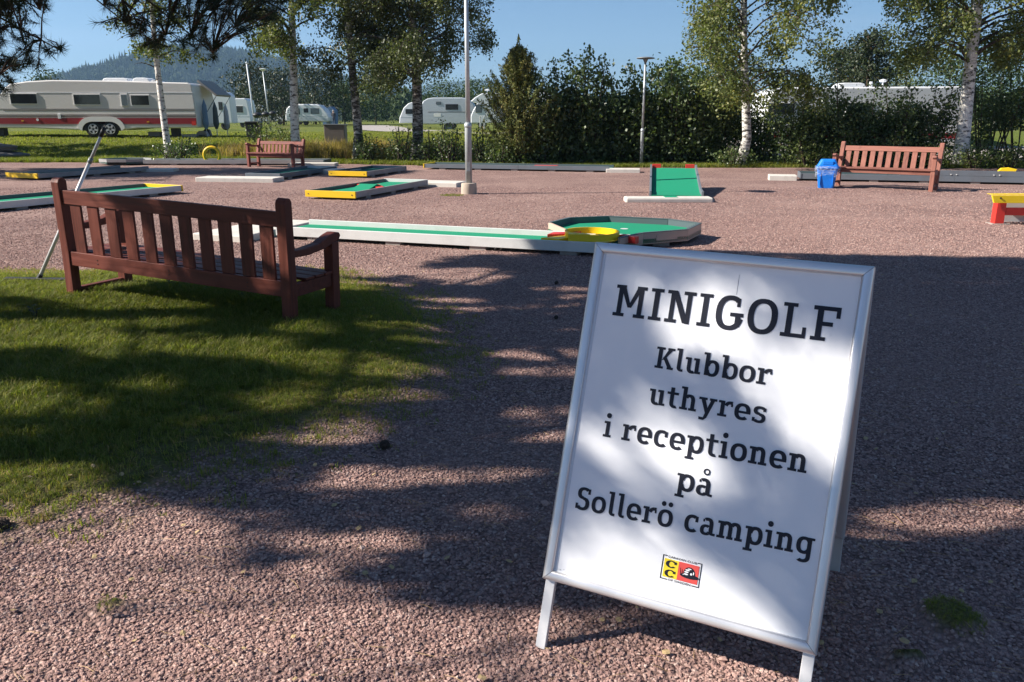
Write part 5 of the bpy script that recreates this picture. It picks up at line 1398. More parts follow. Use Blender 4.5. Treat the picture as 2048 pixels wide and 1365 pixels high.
# G
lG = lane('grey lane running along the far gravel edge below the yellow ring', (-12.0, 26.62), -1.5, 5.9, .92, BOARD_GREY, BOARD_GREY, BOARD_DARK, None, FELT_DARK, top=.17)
m8 = [(math.cos(rad(22.5 + 45 * k)) * .82, math.sin(rad(22.5 + 45 * k)) * .72) for k in range(8)]
o8 = thing('octagonal_lane_end', 'grey octagonal lane end at the far left of the back lane', 'minigolf lane', (-12.75, 27.05, 0), 0, 'minigolf lanes on the gravel')
MB().prism(m8, .05, .10, 'z').build('playing_surface', FELT_DARK, o8)
for k in range(8):
    a, b = Vector((*m8[k], 0)), Vector((*m8[(k + 1) % 8], 0)); 
    if k == 7: continue
    MB().prism([(p.x, p.y) for p in (a, b, b * .955, a * .955)], .045, .19, 'z').build('rim_board', BOARD_GREY, o8, False, .003)
yr = thing('ring_obstacle', 'upright yellow ring standing behind the back lane', 'minigolf obstacle', (-9.98, 27.3, 0), rad(4))
vs = []; fs = []; n_ = 40; k_ = 12
for i in range(n_):
    a = 2 * PI * i / n_
    for q in range(k_):
        b = 2 * PI * q / k_; rr_ = .252 + .052 * math.cos(b); vs.append((rr_ * math.cos(a), .085 * math.sin(b), .29 + rr_ * math.sin(a)))
for i in range(n_):
    for q in range(k_): fs.append((i * k_ + q, i * k_ + (q + 1) % k_, ((i + 1) % n_) * k_ + (q + 1) % k_, ((i + 1) % n_) * k_ + q))
MB().add(vs, fs).build('ring', YELLOW, yr, True)
MB().box(-.12, -.12, -.01, .12, .12, .05).build('foot', BLOCK, yr)
slab('pale platform behind the legs of the small far bench', (-6.35, 26.15), -1, 1.5, .55, .10)
# H
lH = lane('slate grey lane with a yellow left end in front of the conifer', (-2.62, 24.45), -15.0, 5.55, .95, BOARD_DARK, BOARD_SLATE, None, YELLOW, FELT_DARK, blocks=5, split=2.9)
MB().box(3.2, .05, .096, 3.9, .9, .125).build('red_wedge', RED, lH)
slab('pale slab between the slate grey lane and the slim lamp post', (3.15, 23.15), -8, .95, .55, .10)
# I ramp
rp = thing('ramp_lane', 'steep green ramp lane with red corner blocks at its top', 'minigolf lane', (3.075, 15.15, 0), rad(-9.5), 'minigolf lanes on the gravel')
W2 = .50; side = [(0, .03), (0, .17), (.62, .17), (2.85, .50), (2.85, .30), (.7, .03)]
sur = [(.0, .06), (.0, .095), (.62, .095), (2.85, .425), (2.85, .385), (.65, .06)]
def yz(poly, x0, x1, nm, mt, bev=.003): return MB().prism(poly, x0, x1, 'x').build(nm, mt, rp, False, bev)
yz([(.0, .06), (.0, .095), (.60, .095), (.60, .06)], -W2 + .04, W2 - .04, 'playing_surface', FELT, 0)
yz([(.605, .06), (.605, .095), (2.85, .425), (2.85, .385), (.65, .06)], -W2 + .04, W2 - .04, 'playing_surface', FELT, 0)
for s_ in (-1, 1):
    x0 = s_ * W2 - (0 if s_ < 0 else .04); yz(side, x0, x0 + .04, 'side_board', BOARD_SLATE)
    MB().box(s_ * .36 - .095, 2.86, .40, s_ * .36 + .095, 2.95, .505).build('red_block', RED, rp, False, .004)
    MB().box(s_ * .42 - .04, 2.5, -.02, s_ * .42 + .04, 2.6, .345).build('support_leg', BLOCK, rp)
    MB().box(s_ * .42 - .08, .5, -.02, s_ * .42 + .08, .7, .028).build('support_block', BLOCK, rp)
slab('long pale tee slab in front of the green ramp lane', (2.88, 14.93), 0, 1.60, .36, .085, CONC_W, .03)
tp = MB().box(-.12, -.13, -.01, .12, .17, .004).build('tee_mat', FELT, None); tp.location = (2.93, 14.95, .086); tag(tp, 'small green tee mat set in the slab before the ramp', 'tee mat')
# J
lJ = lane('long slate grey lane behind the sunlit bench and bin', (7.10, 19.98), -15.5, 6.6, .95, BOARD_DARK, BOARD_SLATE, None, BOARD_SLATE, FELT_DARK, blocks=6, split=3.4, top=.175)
MB().box(2.2, -.002, .178, 6.6, .033, .30).build('raised_side_board', BOARD_SLATE, lJ, False, .004)
for x in (1.9, 1.98, 3.3, 3.42, 4.2, 4.32): MB().tube([(x, -.004, .21), (x, -.014, .21)], .014, 8).build('bolt', BOARD_WHITE, lJ)
MB().prism([(4.28, .30), (4.34, .37), (4.50, .385), (4.66, .35), (4.64, .30)], .0, .10, 'y').build('yellow_block', LEMON, lJ, False, .006)
slab('pale slab left of the long slate grey lane', (6.73, 20.28), -14, .66, .55, .12)
# K
lK = thing('raised_lane', 'raised yellow topped lane on red legs at the right edge', 'minigolf lane', (6.98, 11.62, 0), rad(-3), 'minigolf lanes on the gravel')
MB().prism([(-.10, .42), (-.06, .315), (2.4, .315), (2.4, .44)], -.035, .0, 'y').build('front_board', LEMON, lK, False, .004)
MB().prism([(-.08, .428), (2.4, .448), (2.4, .452), (-.08, .432)], .001, .16, 'y').build('yellow_top', LEMON, lK)
MB().prism([(0.02, .015), (.15, .015), (.15, .31), (0.02, .31)], .02, .14, 'y').build('leg', RED, lK, False, .004)
MB().prism([(2.1, .015), (2.27, .015), (2.27, .31), (2.1, .31)], .02, .14, 'y').build('leg', RED, lK, False, .004)
MB().box(.175, .06, .13, 2.095, .10, .24).build('red_rail', RED, lK, False, .003)
MB().box(.20, .22, .02, 2.1, .27, .31).build('pale_board', BOARD_WHITE, lK)
for x in (-.02, 1.1, 2.05): MB().box(x, .0, -.02, x + .26, .2, .014).build('support_block', BLOCK, lK, False, .004)
MB().tube([(.02, -.036, .385), (.02, -.045, .385)], .013, 8).build('bolt', BOLT, lK)

# ------------------------------------------------------------------ caravans
def cara(name, label, loc, rotz, Ln, prof, W, skin, windows=(), stripes=(), wheels=(), roof=(), trim=None, doors=(), bevel=.07, group='caravans on the camping ground', end_windows=()):
    """prof: closed side outline (x, z); local front side is y=0 facing the viewer"""
    t = thing(name, label, 'caravan', loc, rotz, group)
    MB().prism(prof, 0, W, 'y').build('body', skin, t, False, bevel, 3)
    for (x0, z0, x1, z1, mt) in windows:
        f_ = MB().box(x0 - .04, -.022, z0 - .04, x1 + .04, -.001, z1 + .04).build('window', trim or DARKP, t, False, .01)
        g_ = MB().box(x0, -.030, z0, x1, -.0225, z1).build('pane', mt, t, False, .006); g_.parent = f_
    for (x0, z0, x1, z1, mt) in stripes: MB().box(x0, -.008, z0, x1, -.0005, z1).build('stripe', mt, t)
    for (x0, z0, x1, z1, mt) in doors: MB().box(x0, -.016, z0, x1, -.001, z1).build('door', mt, t, False, .006)
    for (y0, z0, y1, z1, xe, mt) in end_windows:
        s_ = 1 if xe > Ln / 2 else -1
        MB().box(xe, y0, z0, xe + s_ * .03, y1, z1).build('end_window', mt, t, False, .01)
    for (x, r) in wheels:
        w = thing_part('wheel', t)
        for yy, nm in ((.02, 'tyre'),):
            MB().lathe([(r * .62, -.09), (r * .92, -.10), (r, -.06), (r, .06), (r * .92, .10), (r * .62, .09)], 24, Matrix.Translation((x, .12, r)) @ Matrix.Rotation(PI / 2, 4, 'X')).build('tyre', TYRE, w, True)
            m = MB(); m.lathe([(r * .60, .02), (r * .60, .075), (r * .56, .085), (r * .5, .04)], 24, Matrix.Translation((x, .12, r)) @ Matrix.Rotation(PI / 2, 4, 'X'))
            for k in range(5):
                a = rad(90 + 72 * k); M5 = Matrix.Translation((x, .12, r)) @ Matrix.Rotation(-a, 4, 'Y')
                m.box(.0, -.085, -.035, r * .57, -.060, .035, M5)
            m.build('rim', RIM, w)
    for (x0, x1, z0, h_) in roof:
        MB().prism([(x0, z0), (x0 + .08, z0 + h_ * .8), (x0 + .2, z0 + h_), (x1 - .2, z0 + h_), (x1 - .06, z0 + h_ * .75), (x1, z0)], .6, 1.35, 'y').build('roof_hatch', CARA_WHITE, t, False, .03)
    return t
def thing_part(nm, parent):
    o = bpy.data.objects.new(nm, None); C.objects.link(o); o.parent = parent; return o
# big striped caravan at left
CD = 34.6; gz = float(terrain(-18, 35)) - .03
CX0 = float(at(-40, 200, CD)[0])
def LX(px): return float(at(px, 210, CD)[0]) - CX0
def LZ(py, px=200): return float(at(px, py, CD)[2]) - gz
CE = LX(391)
prof = [(LX(-62), LZ(243)), (LX(-40), LZ(228)), (LX(-5), LZ(200)), (LX(14), LZ(176)), (LX(26), LZ(168)), (LX(60), LZ(163)), (LX(110), LZ(160.5)), (LX(240), LZ(162)), (LX(380), LZ(166)), (LX(387), LZ(170)), (CE - .03, LZ(205)), (CE, LZ(248)), (CE - .02, LZ(256)), (LX(270), LZ(257)), (LX(236), LZ(261)), (LX(156), LZ(261)), (LX(60), LZ(257)), (LX(-50), LZ(256))]
cl = cara('caravan', 'long cream caravan with a red and brown stripe and twin wheels at the left', (CX0, CD, gz), 0, CE, prof, 2.3, CARA_CREAM,
     windows=((LX(23.5), LZ(207.5), LX(75.5), LZ(188.5), GLASS), (LX(150), LZ(209), LX(201.5), LZ(190), GLASS), (LX(244.5), LZ(211.5), LX(255.5), LZ(190), GLASS_P), (LX(264), LZ(210.5), LX(299), LZ(191.5), GLASS)),
     stripes=((LX(5), LZ(221.6), CE - .04, LZ(220.4), STRIPE_BROWN), (LX(-10), LZ(218.8), CE - .05, LZ(218), STRIPE_BROWN), (LX(-35), LZ(231.4), CE - .03, LZ(229.4), STRIPE_BROWN), (LX(-38), LZ(235), CE - .03, LZ(232.6), STRIPE_BROWN), (LX(-40), LZ(248.5), CE - .03, LZ(236.5), STRIPE_RED), (LX(14), LZ(186.6), CE - .06, LZ(185), CARA_WHITE), (LX(-40), LZ(250.4), CE - .03, LZ(249.6), STRIPE_BROWN)),
     roof=((LX(195), LX(250), LZ(162.5), .15), (LX(256), LX(292), LZ(162.5), .16), (LX(293), LX(309), LZ(162.5), .07)), trim=CARA_TRIM, bevel=.05, group='caravans on the camping ground')
# wheel arch and twin wheels
wx0, wx1, wz, wr = LX(180.5), LX(215), LZ(258.5), .325
def archpts(R, z0_, ex):
    return [(wx0 - ex * math.cos(rad(a)), z0_ + R * math.sin(rad(a))) for a in range(0, 91, 15)] + [(wx1 + ex * math.cos(rad(a)), z0_ + R * math.sin(rad(a))) for a in range(90, -1, -15)]
outer = archpts(.47, LZ(257), .62); inner = archpts(.37, LZ(262), .46)
MB().prism(outer + list(reversed(inner)), -.05, -.009, 'y').build('wheel_arch', CARA_TRIM, cl)
MB().prism(inner, -.008, -.002, 'y').build('wheel_housing', DARKP, cl)
for x in (wx0, wx1):
    w = thing_part('wheel', cl); r = wr; T_ = Matrix.Translation((x, .06, wz)) @ Matrix.Rotation(PI / 2, 4, 'X')
    MB().lathe([(r * .62, -.02), (r * .92, -.02), (r, .0), (r, .06), (r * .92, .09), (r * .62, .085)], 24, T_).build('tyre', TYRE, w, True)
    m = MB(); m.lathe([(r * .62, .06), (r * .64, .088), (r * .58, .09), (r * .5, .065)], 24, T_)
    for k in range(5): m.box(.0, -.092, -.04, r * .58, -.07, .04, Matrix.Translation((x, .06, wz)) @ Matrix.Rotation(rad(90 + 72 * k), 4, 'Y'))
    m.build('rim', RIM, w)
MB().box(CE - .22, -.03, LZ(251), CE - .05, -.012, LZ(243)).build('tail_lamp', RED, cl); MB().box(LX(113), -.03, LZ(238), LX(119), -.009, LZ(228)).build('gas_flue', CARA_WHITE, cl, False, .01)
for x, z in ((LX(38), LZ(243)), (LX(290), LZ(245))): MB().box(x, -.02, z, x + .1, -.0085, z + .03).build('side_marker', LEMON, cl)
MB().tube([(LX(71), -.012, LZ(240)), (LX(71), -.025, LZ(240))], .055, 12).build('filler_cap', CARA_WHITE, cl)
MB().box(LX(330), .3, -.05, LX(345), .6, LZ(257)).build('corner_steady', DARKP, cl); MB().box(LX(-20), .3, -.05, LX(-10), .6, LZ(256)).build('corner_steady', DARKP, cl)
MB().box(LX(276), .6, .0, LX(300), 1.0, .26).build('water_tank', BOARD_GREY, cl, False, .03); MB().box(LX(353), .2, .0, LX(382), .9, .16).build('step_box', BOARD_GREY, cl, False, .02)
MB().prism([(-1.9, .30), (-1.0, .34), (-1.0, .44), (-1.9, .40)], .9, 1.4, 'y').build('drawbar', LAMP_GREY, cl)
aw = thing('awning', 'grey canvas awning folded out at the rear of the striped caravan', 'awning', (float(at(395, 200, 35.4)[0]), 35.4, gz - .12))
MB().prism([(.0, 2.42), (.05, 2.50), (.80, 1.90), (.76, 1.83)], .1, 1.9, 'y').build('canopy', CANVAS, aw)
for y in (.15, 1.85): MB().tube([(.76, y, 1.85), (.1, y, .9)], .014, 6).build('pole', BOARD_DARK, aw)
for i, (x, y, w, h_, mt) in enumerate(((.05, .6, .35, 1.5, CANVAS_B), (.5, 1.0, .3, 1.35, CARA_GREY), (.35, 1.9, .5, 1.1, BOARD_DARK))):
    pass
for k, (x, y, c_, hh) in enumerate(((-13.0, 35.2, CANVAS_B, 1.5), (-12.7, 35.6, BOARD_DARK, 1.4), (-12.45, 36.2, CARA_GREY, 1.3))):
    z = float(terrain(x, y)); o = thing('folded_parasol', ('blue folded parasol', 'black folded parasol', 'grey folded parasol')[k] + ' standing under the grey awning', 'parasol', (x, y, z))
    MB().tube([(0, 0, 0), (0, 0, hh + .1)], .02, 6).build('pole', GALV, o); MB().lathe([(.02, hh + .05), (.10, hh - .2), (.13, .55), (.06, .35)], 8).build('canopy', c_, o)

def simple_prof(Ln, H=2.55, z0=.42, nose=.5, tail=.25, r=.35):
    return [(nose * .35, z0 + .55), (nose * .75, H - .55), (nose + r * .6, H - .12), (nose + r * 1.6, H), (Ln - tail - r, H), (Ln - tail * .5, H - .18), (Ln, z0 + .8), (Ln, z0), (nose * .3, z0)]
def round_prof(Ln, H, z0=.40):
    pts = [(0, z0), (-.02, .9), (.03, 1.35), (.16, 1.8), (.42, H - .28), (.8, H - .07), (1.3, H)]
    pts += [(Ln - 1.5, H), (Ln - 1.0, H - .12), (Ln - .55, H - .5), (Ln - .2, 1.35), (Ln, .9), (Ln - .05, z0)]
    return pts
def place(px, py, D): 
    p = at(px, py, D); return (float(p[0]), D, float(terrain(p[0], D)))
def ux(px0, px1, D): return (px1 - px0) / F_PX * D
# teardrop silver caravan
D = 96; W_ = ux(572, 656, D)
cara('caravan', 'rounded silver-white caravan behind the second birch trunk', place(572, 250, D), 0, W_, round_prof(W_, 2.35), 2.2, CARA_WHITE,
     windows=((1.25, 1.25, 1.65, 1.85, GLASS), (2.2, 1.45, 2.65, 1.85, GLASS), (3.0, 1.3, 3.9, 1.85, GLASS_P)), stripes=((.2, .92, W_ - .4, 1.02, CARA_GREY), (.1, .50, W_ - .15, .80, CARA_GREY)), wheels=((2.3, .32),), bevel=.12)
# rear view caravan
D = 74; W_ = ux(462, 501, D)
cara('caravan', 'white caravan with one dark rear window between the striped caravan and the flag poles', place(462, 250, D), 0, W_, [(0, .4), (0, 2.35), (.12, 2.5), (W_ - .4, 2.52), (W_ - .2, 2.35), (W_, .9), (W_, .4)], 2.0, CARA_WHITE, windows=((.42, 1.3, 1.2, 1.85, GLASS),), stripes=((.0, .95, W_, .98, CARA_GREY),), wheels=((W_ * .6, .3),), trim=CARA_TRIM, bevel=.06)
D = 58; W_ = ux(432, 466, D)
cara('camper_van', 'tall pale motorhome just right of the striped caravan', place(430, 252, D), 0, W_, [(0, .45), (0, 2.5), (.15, 2.62), (.95, 2.55), (1.2, 2.3), (1.25, .45)], 1.2, CARA_WHITE, windows=((.42, 1.4, .62, 1.85, GLASS),), wheels=((.7, .3),), bevel=.06)
D = 110
cara('caravan', 'distant white caravan half hidden behind the flag pole', place(500, 247, D), 0, 2.2, [(0, .4), (0, 2.3), (.3, 2.5), (1.7, 2.5), (2.2, 2.0), (2.3, .4)], 2.0, CARA_WHITE, windows=((.6, 1.4, 1.4, 1.8, GLASS_P),), wheels=((.9, .3),))
D = 112; W_ = ux(600, 676, D)
cara('caravan', 'pale caravan with a blue awning behind the rounded silver caravan', place(625, 248, D), 0, 3.6, simple_prof(3.6, 2.5), 2.2, CARA_WHITE, windows=((1.2, 1.4, 1.9, 1.8, GLASS),), wheels=((1.8, .3),))
aw = thing('awning', 'blue and grey tent awning beside the person by the pale caravan', 'awning', place(645, 248, 104))
MB().prism([(0, 0), (.35, 1.9), (1.1, 2.2), (1.6, 1.7), (1.5, 0)], 0, 2.2, 'y').build('canopy', CANVAS_B, aw); MB().box(.5, -.02, 0, 1.0, -.001, 1.6).build('entrance', BOARD_DARK, aw)
# middle right caravans
D = 84; W_ = ux(793, 850, D)
cara('caravan', 'small white caravan with a sloping front left of the fourth birch trunk', place(792, 250, D), 0, W_, simple_prof(W_, 2.45, .4, 1.1), 2.2, CARA_WHITE, windows=((1.05, 1.35, 1.9, 1.75, GLASS),), stripes=((.5, .95, W_, 1.02, CARA_GREY),), wheels=((1.9, .32),))
D = 71; W_ = ux(838, 945, D) + .5
cara('caravan', 'large pale blue-white caravan with a rounded white front behind the tall lamp post', place(838, 255, D), 0, W_, round_prof(W_, 2.58), 2.3, CARA_GREY, windows=((2.35, 1.62, 3.35, 2.0, GLASS), (1.55, 2.05, 1.9, 2.2, GLASS_P)), stripes=((.8, 1.38, W_ - .5, 1.42, STRIPE_BROWN), (1.3, 1.0, 1.9, 1.3, CARA_TRIM), (.0, .42, .28, 1.7, CARA_WHITE)), wheels=((2.9, .32),), bevel=.08)
D = 66; W_ = ux(940, 1100, D)
pr = [(0, .45), (.0, 1.0), (.1, 1.25), (.15, 1.35), (.52, 2.0), (.2, 2.05), (.0, 2.12), (.35, 2.42), (.9, 2.72), (W_, 2.78), (W_, .45)]
cv = cara('camper_van', 'white motorhome with an overcab front beside the conifer', place(942, 256, D), 0, W_, pr, 2.3, CARA_WHITE, windows=((1.45, 1.75, 2.2, 2.2, GLASS), (.42, 1.3, .85, 1.85, GLASS_P)), stripes=((1.0, .8, W_, .9, CARA_GREY),), wheels=((.9, .34), (W_ - 1.5, .34)), bevel=.06)
MB().lathe([(.02, 2.72), (.02, 2.95), (.22, 2.97), (.25, 3.03), (.05, 3.08)], 12, Matrix.Translation((1.3, 1.0, 0))).build('roof_aerial', CARA_WHITE, cv)
# caravan behind the right hedge
D = 31.5; x0 = at(1536, 200, D)[0]
prh = [(0, .45), (-.06, 1.2), (.0, 2.1), (.2, 2.45), (.6, 2.58), (7.2, 2.62), (7.5, 2.3), (7.6, .45)]
ch = cara('caravan', 'long white caravan behind the right hedge with its roof showing', (float(x0), D, .0), 0, 7.6, prh, 2.3, CARA_WHITE, windows=((.05, 1.62, 1.02, 2.0, GLASS), (3.0, 1.6, 4.0, 2.0, GLASS)), stripes=((.0, .72, 7.4, .92, STRIPE_RED), (.0, .5, 7.4, .6, CARA_TRIM)), wheels=((3.6, .32),), roof=((2.85, 3.9, 2.6, .17),), trim=CARA_TRIM)
MB().lathe([(.03, 2.6), (.03, 2.8), (.13, 2.82), (.15, 2.88), (.03, 2.92)], 10, Matrix.Translation((4.7, 1.0, 0))).build('roof_aerial', CARA_WHITE, ch)
MB().tube([(4.2, .9, 2.6), (4.2, .9, 2.82)], .06, 10).build('roof_flue', CARA_WHITE, ch)
# parked car
cr = thing('parked_car', 'white car parked between the flag poles and the rounded caravan', 'car', place(548, 250, 104))
MB().prism([(0, .35), (0, .8), (.3, .92), (1.0, 1.0), (1.5, 1.42), (2.9, 1.45), (3.5, 1.0), (4.1, .9), (4.15, .35)], 0, 1.7, 'y').build('body', CARA_WHITE, cr, False, .06)
MB().prism([(1.15, 1.0), (1.55, 1.36), (2.8, 1.38), (3.2, 1.02)], -.02, -.001, 'y').build('window', GLASS, cr)
for x in (.8, 3.3): MB().lathe([(.3, -.1), (.32, .1)], 16, Matrix.Translation((x, .05, .32)) @ Matrix.Rotation(PI / 2, 4, 'X')).build('wheel', TYRE, cr)
# flag poles, distant lamp
def stake(name, label, cat, px, py0, py1, D, r, mat=None, lean=0, group=None):
    p = at(px, py0, D); z = float(terrain(p[0], D)); H = float(at(px, py1, D)[2]) - z
    t = thing(name, label, cat, (float(p[0]), D, z), 0, group)
    MB().tube([(0, 0, 0), (lean, 0, H)], [r, r * .6], 8).build('pole', mat or CARA_WHITE, t, True); return t, H
t, H = stake('flag_pole', 'tall white flag pole right of the rear-window caravan', 'flag pole', 510, 245, 128, 60, .075, None, -.25)
MB().lathe([(.05, H), (.09, H + .06), (.02, H + .14)], 8, Matrix.Translation((-.25, 0, 0))).build('finial', GALV, t)
t, H = stake('lamp_post', 'thin distant lamp post with a round head among the caravans', 'lamp post', 540, 250, 143, 58, .06, GALV, -.2, 'lamp posts')
MB().lathe([(.04, H), (.20, H + .10), (.24, H + .16), (.05, H + .2)], 12, Matrix.Translation((-.2, 0, 0))).build('lamp_head', CARA_WHITE, t)
t, H = stake('flag_pole', 'short white mast in front of the dark background pines', 'flag pole', 556, 250, 182, 105, .07)
for k, (px, py, D) in enumerate(((515, 236, 50), (532, 237, 56), (546, 237, 62))):
    p = at(px, py, D); z = float(terrain(p[0], D))
    t = thing('barbecue_grill', ('nearest black round barbecue on a thin stand', 'middle black barbecue on a thin stand behind the bench', 'farthest small black barbecue beside the thin lamp post')[k], 'barbecue', (float(p[0]), D, z), 0, 'barbecues on the lawn')
    h_ = 1.0 + .1 * k
    MB().lathe([(.12, h_ - .18), (.27, h_ - .05), (.29, h_), (.27, h_ + .05), (.1, h_ + .17)], 14).build('bowl', DARKP, t, True)
    MB().tube([(-.1, 0, h_ - .12), (-.2, 0, 0)], .015, 6).build('leg', DARKP, t); MB().tube([(.1, 0, h_ - .12), (.2, 0, 0)], .015, 6).build('leg', DARKP, t)
# black bin, cabinet, boulder, person
p = at(505, 268, 34.5); z = float(terrain(p[0], 34.5))
t = thing('refuse_bin', 'black refuse bin standing behind the small far bench', 'bin', (float(p[0]), 34.5, z))
MB().prism([(-.24, 0), (-.29, .62), (.29, .62), (.24, 0)], 0, .55, 'y').build('body', DARKP, t, False, .02); MB().prism([(-.31, .62), (-.28, .70), (.28, .70), (.31, .62)], -.03, .58, 'y').build('lid', DARKP, t, False, .02)
D = 32.2; p = at(648, 262, D); z = float(terrain(p[0], D))
t = thing('electric_cabinet', 'brown-grey metal cabinet with a thin lid between the second and third birch', 'cabinet', (float(p[0]), D, z))
hc = float(at(648, 249, D)[2]) - z
MB().box(0, 0, 0, .80, .5, hc - .03).build('body', STEEL_BOX, t, False, .01); MB().box(-.03, -.03, hc - .028, .83, .53, hc + .005).build('lid', LAMP_GREY, t, False, .006)
MB().box(.02, -.006, .05, .78, -.001, hc - .05).build('door', STEEL_BOX, t, False, .003)
def boulder(label, loc, sx, sy, sz, seed, mat=STONE_D):
    r = np.random.default_rng(seed); bm = bmesh.new(); bmesh.ops.create_icosphere(bm, subdivisions=3, radius=1)
    ph = r.uniform(0, 6, 6)
    for v_ in bm.verts:
        c_ = v_.co; f_ = 1 + .12 * math.sin(c_.x * 3 + ph[0]) + .10 * math.sin(c_.y * 4 + ph[1]) + .08 * math.sin(c_.z * 5 + ph[2]) + .04 * math.sin(c_.x * 9 + ph[3]) 
        v_.co = Vector((c_.x * sx * f_, c_.y * sy * f_, max(c_.z, -.35) * sz * f_ + sz * .3))
    me = bpy.data.meshes.new('boulder'); bm.to_mesh(me); bm.free()
    o = link('boulder', me, mat, None, True); o.location = loc; return tag(o, label, 'boulder', 'boulders')
p = at(8, 285, 30); boulder('large flat grey boulder at the left edge below the striped caravan', (float(p[0]) - .2, 30, float(terrain(p[0], 30))), .95, .6, .22, 1)
boulder('small darker boulder lying on the flat one at the left edge', (float(p[0]) - .5, 30.1, float(terrain(p[0], 30)) + .27), .95, .45, .17, 2)
# person far away
def person(label, loc, rot, H=1.68):
    t = thing('person', label, 'person', loc, rot)
    J = {'pel': (0, 0, .93, .15, .11), 'ch': (0, .03, 1.25, .17, .115), 'nk': (0, .02, 1.43, .065, .06), 'hd': (0, .0, 1.56, .095, .11), 'ht': (0, .0, 1.66, .06, .07),
         'hl': (-.09, 0, .90, .10, .10), 'kl': (-.10, -.02, .48, .065, .065), 'al': (-.10, .02, .08, .045, .05), 'tl': (-.10, -.12, .04, .04, .03),
         'hr': (.09, 0, .90, .10, .10), 'kr': (.10, .0, .48, .065, .065), 'ar': (.11, .05, .08, .045, .05), 'tr': (.11, -.09, .04, .04, .03),
         'sl': (-.19, .02, 1.37, .065, .065), 'el': (-.26, .0, 1.10, .05, .05), 'wl': (-.20, -.14, .92, .035, .035), 'fl': (-.17, -.22, .90, .03, .02),
         'sr': (.19, .02, 1.37, .065, .065), 'er': (.25, .02, 1.10, .05, .05), 'wr': (.18, -.16, .98, .035, .035), 'fr': (.14, -.24, .98, .03, .02)}
    E_ = [('pel', 'ch'), ('ch', 'nk'), ('nk', 'hd'), ('hd', 'ht'), ('pel', 'hl'), ('hl', 'kl'), ('kl', 'al'), ('al', 'tl'), ('pel', 'hr'), ('hr', 'kr'), ('kr', 'ar'), ('ar', 'tr'), ('ch', 'sl'), ('sl', 'el'), ('el', 'wl'), ('wl', 'fl'), ('ch', 'sr'), ('sr', 'er'), ('er', 'wr'), ('wr', 'fr')]
    ks = list(J); k_ = H / 1.68
    me = bpy.data.meshes.new('body'); me.from_pydata([tuple(q * k_ for q in J[k][:3]) for k in ks], [(ks.index(a), ks.index(b)) for a, b in E_], [])
    o = bpy.data.objects.new('body', me); C.objects.link(o); o.parent = t
    sk = o.modifiers.new('skin', 'SKIN'); me.skin_vertices.new() if not me.skin_vertices else None
    for i, k in enumerate(ks): me.skin_vertices[0].data[i].radius = (J[k][3] * k_, J[k][4] * k_)
    me.skin_vertices[0].data[0].use_root = True
    o.modifiers.new('sub', 'SUBSURF').render_levels = 1
    n = NT('person_clothes'); v = n.coord('Object'); s_ = n.n('ShaderNodeSeparateXYZ'); n.l(v, s_.inputs[0])
    c = n.ramp(n.math('MULTIPLY', s_.outputs['Z'], .5), [(0, (.02, .03, .06)), (.455, (.02, .03, .06)), (.46, (.03, .03, .04)), (.70, (.03, .03, .04)), (.72, (.45, .28, .21)), (1, (.45, .28, .21))])
    n.base(c); n.set(.8); me.materials.append(n.m)
    MB().lathe([(.10, 1.56), (.108, 1.63), (.09, 1.69), (.04, 1.72)], 12).build('hair', paint('grey_hair', (.35, .33, .31), .8, .1), t, True)
    return t
person('person in a dark jacket standing by the pale caravans behind the cabinet', place(668, 246, 92), rad(160))
# small items near the caravans
for k, (px, D, w, h_, mt, lb) in enumerate(((898, 66, .9, .5, DARKP, 'black covered bicycle heap in front of the large pale caravan'), (412, 36, .35, .35, DARKP, 'black crate under the grey awning'), (402, 35.2, .5, .28, BOARD_GREY, 'grey plastic tub at the rear corner of the striped caravan'))):
    p = at(px, 255, D); z = float(terrain(p[0], D)); t = thing('covered_heap' if k == 0 else 'storage_box', lb, 'box', (float(p[0]), D, z))
    MB().prism([(-w / 2, 0), (-w * .46, h_ * .7), (-w * .2, h_), (w * .3, h_ * .9), (w / 2, 0)], 0, w * .7, 'y').build('cover', mt, t, False, .03)
    MB().box(-w * .3, -.03, 0, w * .3, -.001, h_ * .4).build('front_panel', BOARD_DARK, t)
for k, px in enumerate((961, 969)):
    p = at(px, 262, 52); z = float(terrain(p[0], 52)); t = thing('pitch_post', ('left short white pitch marker post beside the conifer', 'right short white pitch marker post touching the conifer')[k], 'post', (float(p[0]), 52, z), 0, 'pitch marker posts')
    MB().box(-.05, -.05, 0, .05, .05, .85).build('post', BOARD_WHITE, t, False, .01); MB().box(-.07, -.07, .851, .07, .07, .89).build('cap', CARA_WHITE, t, False, .01)
# pine cones
def cone_(loc, s_, label):
    m = MB(); r = random.Random(int(s_ * 1e5)); m.lathe([(.1, -.5), (.42, -.3), (.5, 0), (.36, .35), (.08, .6)], 10)
    for k in range(60):
        a = k * 2.4; z = -.45 + k / 60 * 1.0; q = .52 * math.sqrt(max(.05, 1 - (z * 1.5) ** 2 * .55)); c_, s2 = math.cos(a), math.sin(a)
        m.add([(c_ * q * .7 - s2 * .13, s2 * q * .7 + c_ * .13, z), (c_ * q * .7 + s2 * .13, s2 * q * .7 - c_ * .13, z), (c_ * q * 1.25, s2 * q * 1.25, z + .12), (c_ * q * .7, s2 * q * .7, z + .14)], [(0, 1, 2), (1, 3, 2), (3, 0, 2)])
    o = m.build('pine_cone', paint('pine_cone_scales', (.045, .03, .022), .8, .2)); o.scale = (s_,) * 3; o.location = loc; o.rotation_euler = (1.3, .2, s_ * 900)
    return tag(o, label, 'pine cone', 'pine cones on the ground')
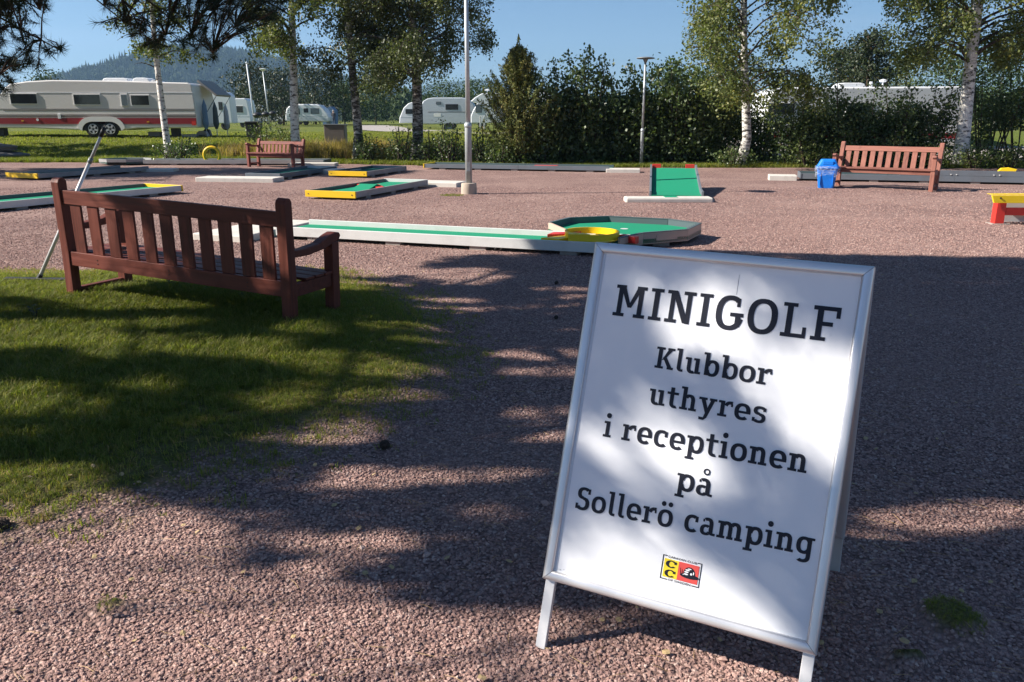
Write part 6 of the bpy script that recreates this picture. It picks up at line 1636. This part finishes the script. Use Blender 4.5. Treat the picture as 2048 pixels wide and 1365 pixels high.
for px, py, s_, lb in ((770, 898, .042, 'dark pine cone on the sandy gravel below the sunlit patch'), (842, 748, .040, 'dark pine cone at the right end of the grass'), (8, 1062, .055, 'dark pine cone at the left edge of the gravel'), (1112, 570, .03, 'small pine cone left of the A-board frame'), (775, 576, .03, 'small pine cone at the far tip of the grass'), (1112, 640, .028, 'small pine cone in shade left of the A-board')):
    g_ = G(px, py); cone_((float(g_[0]), float(g_[1]), .02), s_, lb)

# ------------------------------------------------------------------ air
n = NT('haze'); n.t.nodes.remove(n.bsdf)
pv = n.n('ShaderNodeVolumePrincipled'); pv.inputs['Density'].default_value = 0.00019; pv.inputs['Color'].default_value = (.42, .68, 1.0, 1); pv.inputs['Anisotropy'].default_value = 0.2
n.l(pv.outputs[0], n.out.inputs['Volume'])
hz = MB().box(-3700, -70, -8, 3700, 4700, 420).build('haze', n.m); stuff(hz, 'thin blue air between the yard and the hills', 'haze')

# ------------------------------------------------------------------ small weeds in the grass and leaf litter
for i, (px, py, H, lb) in enumerate(((345, 585, .13, 'small dark weed in the grass under the middle of the near bench'), (480, 612, .10, 'seeding weed in the sunlit grass below the near bench'), (75, 655, .16, 'pale leafy weed in the grass below the broom'), (130, 730, .10, 'low weed in the shaded grass left of the patch'), (575, 628, .12, 'small weed beside the right back post of the near bench'), (240, 600, .12, 'grassy weed at the left back post of the near bench'))):
    g_ = G(px, py); r = random.Random(i); t = thing('weed', lb, 'weed', (float(g_[0]), float(g_[1]), .03), r.uniform(0, 6), 'small weeds in the near grass')
    st = MB(); lf = MB()
    for k in range(4):
        a = r.uniform(0, 6.28); tip = Vector((math.cos(a) * H * .35, math.sin(a) * H * .35, H * r.uniform(.7, 1.1))); st.tube([(0, 0, 0), tip * .5 + Vector((0, 0, .01)), tip], [.0025, .002, .001], 4)
        for j in range(5):
            b = tip * (.3 + .16 * j); c_ = r.uniform(0, 6.28); d = Vector((math.cos(c_), math.sin(c_), .35)) * H * .22; w_ = Vector((-d.y, d.x, 0)) * .32
            lf.add([b, b + d * .5 + w_, b + d, b + d * .5 - w_], [(0, 1, 2, 3)])
    st.build('stems', TWIG, t); lf.build('leaves', WEED_M, t)
lf = []
for k in range(4):
    r = random.Random(k); m = MB(); q = [(math.cos(a) * (.5 if j % 2 else .38), math.sin(a) * .33, .05 * math.sin(3 * a + k)) for j, a in enumerate(np.linspace(0, 6.28, 9)[:-1])]
    m.add([(0, 0, .06)] + q, [(0, 1 + j, 1 + (j + 1) % 8) for j in range(8)]); lf.append(m.build('dry_leaf', paint('dry_birch_leaf', (.42, .30, .15), .8, .2)))
n_ = 420
y = rng.uniform(1.6, 9.0, n_); x = rng.uniform(-1, 1, n_) * (y * .7 + .3)
scatter('leaf_litter', np.stack([x, y, gravz(x, y) + .014], -1), np.stack([rng.uniform(-.4, .4, n_), rng.uniform(-.4, .4, n_), rng.uniform(0, 6.28, n_)], -1), rng.uniform(.012, .032, n_), lf, 'small dry birch leaves scattered over gravel and grass', 'leaves')

for o in bpy.data.objects:
    if o.parent and o.name.split('.')[0] in ('crown', 'foliage', 'twigs', 'stems', 'branches', 'needle_spray', 'bristles', 'leaves', 'logo_shell_mark', 'scuff_mark', 'logo_border', 'logo_caption', 'spreader_cord'): o['kind'] = 'stuff'
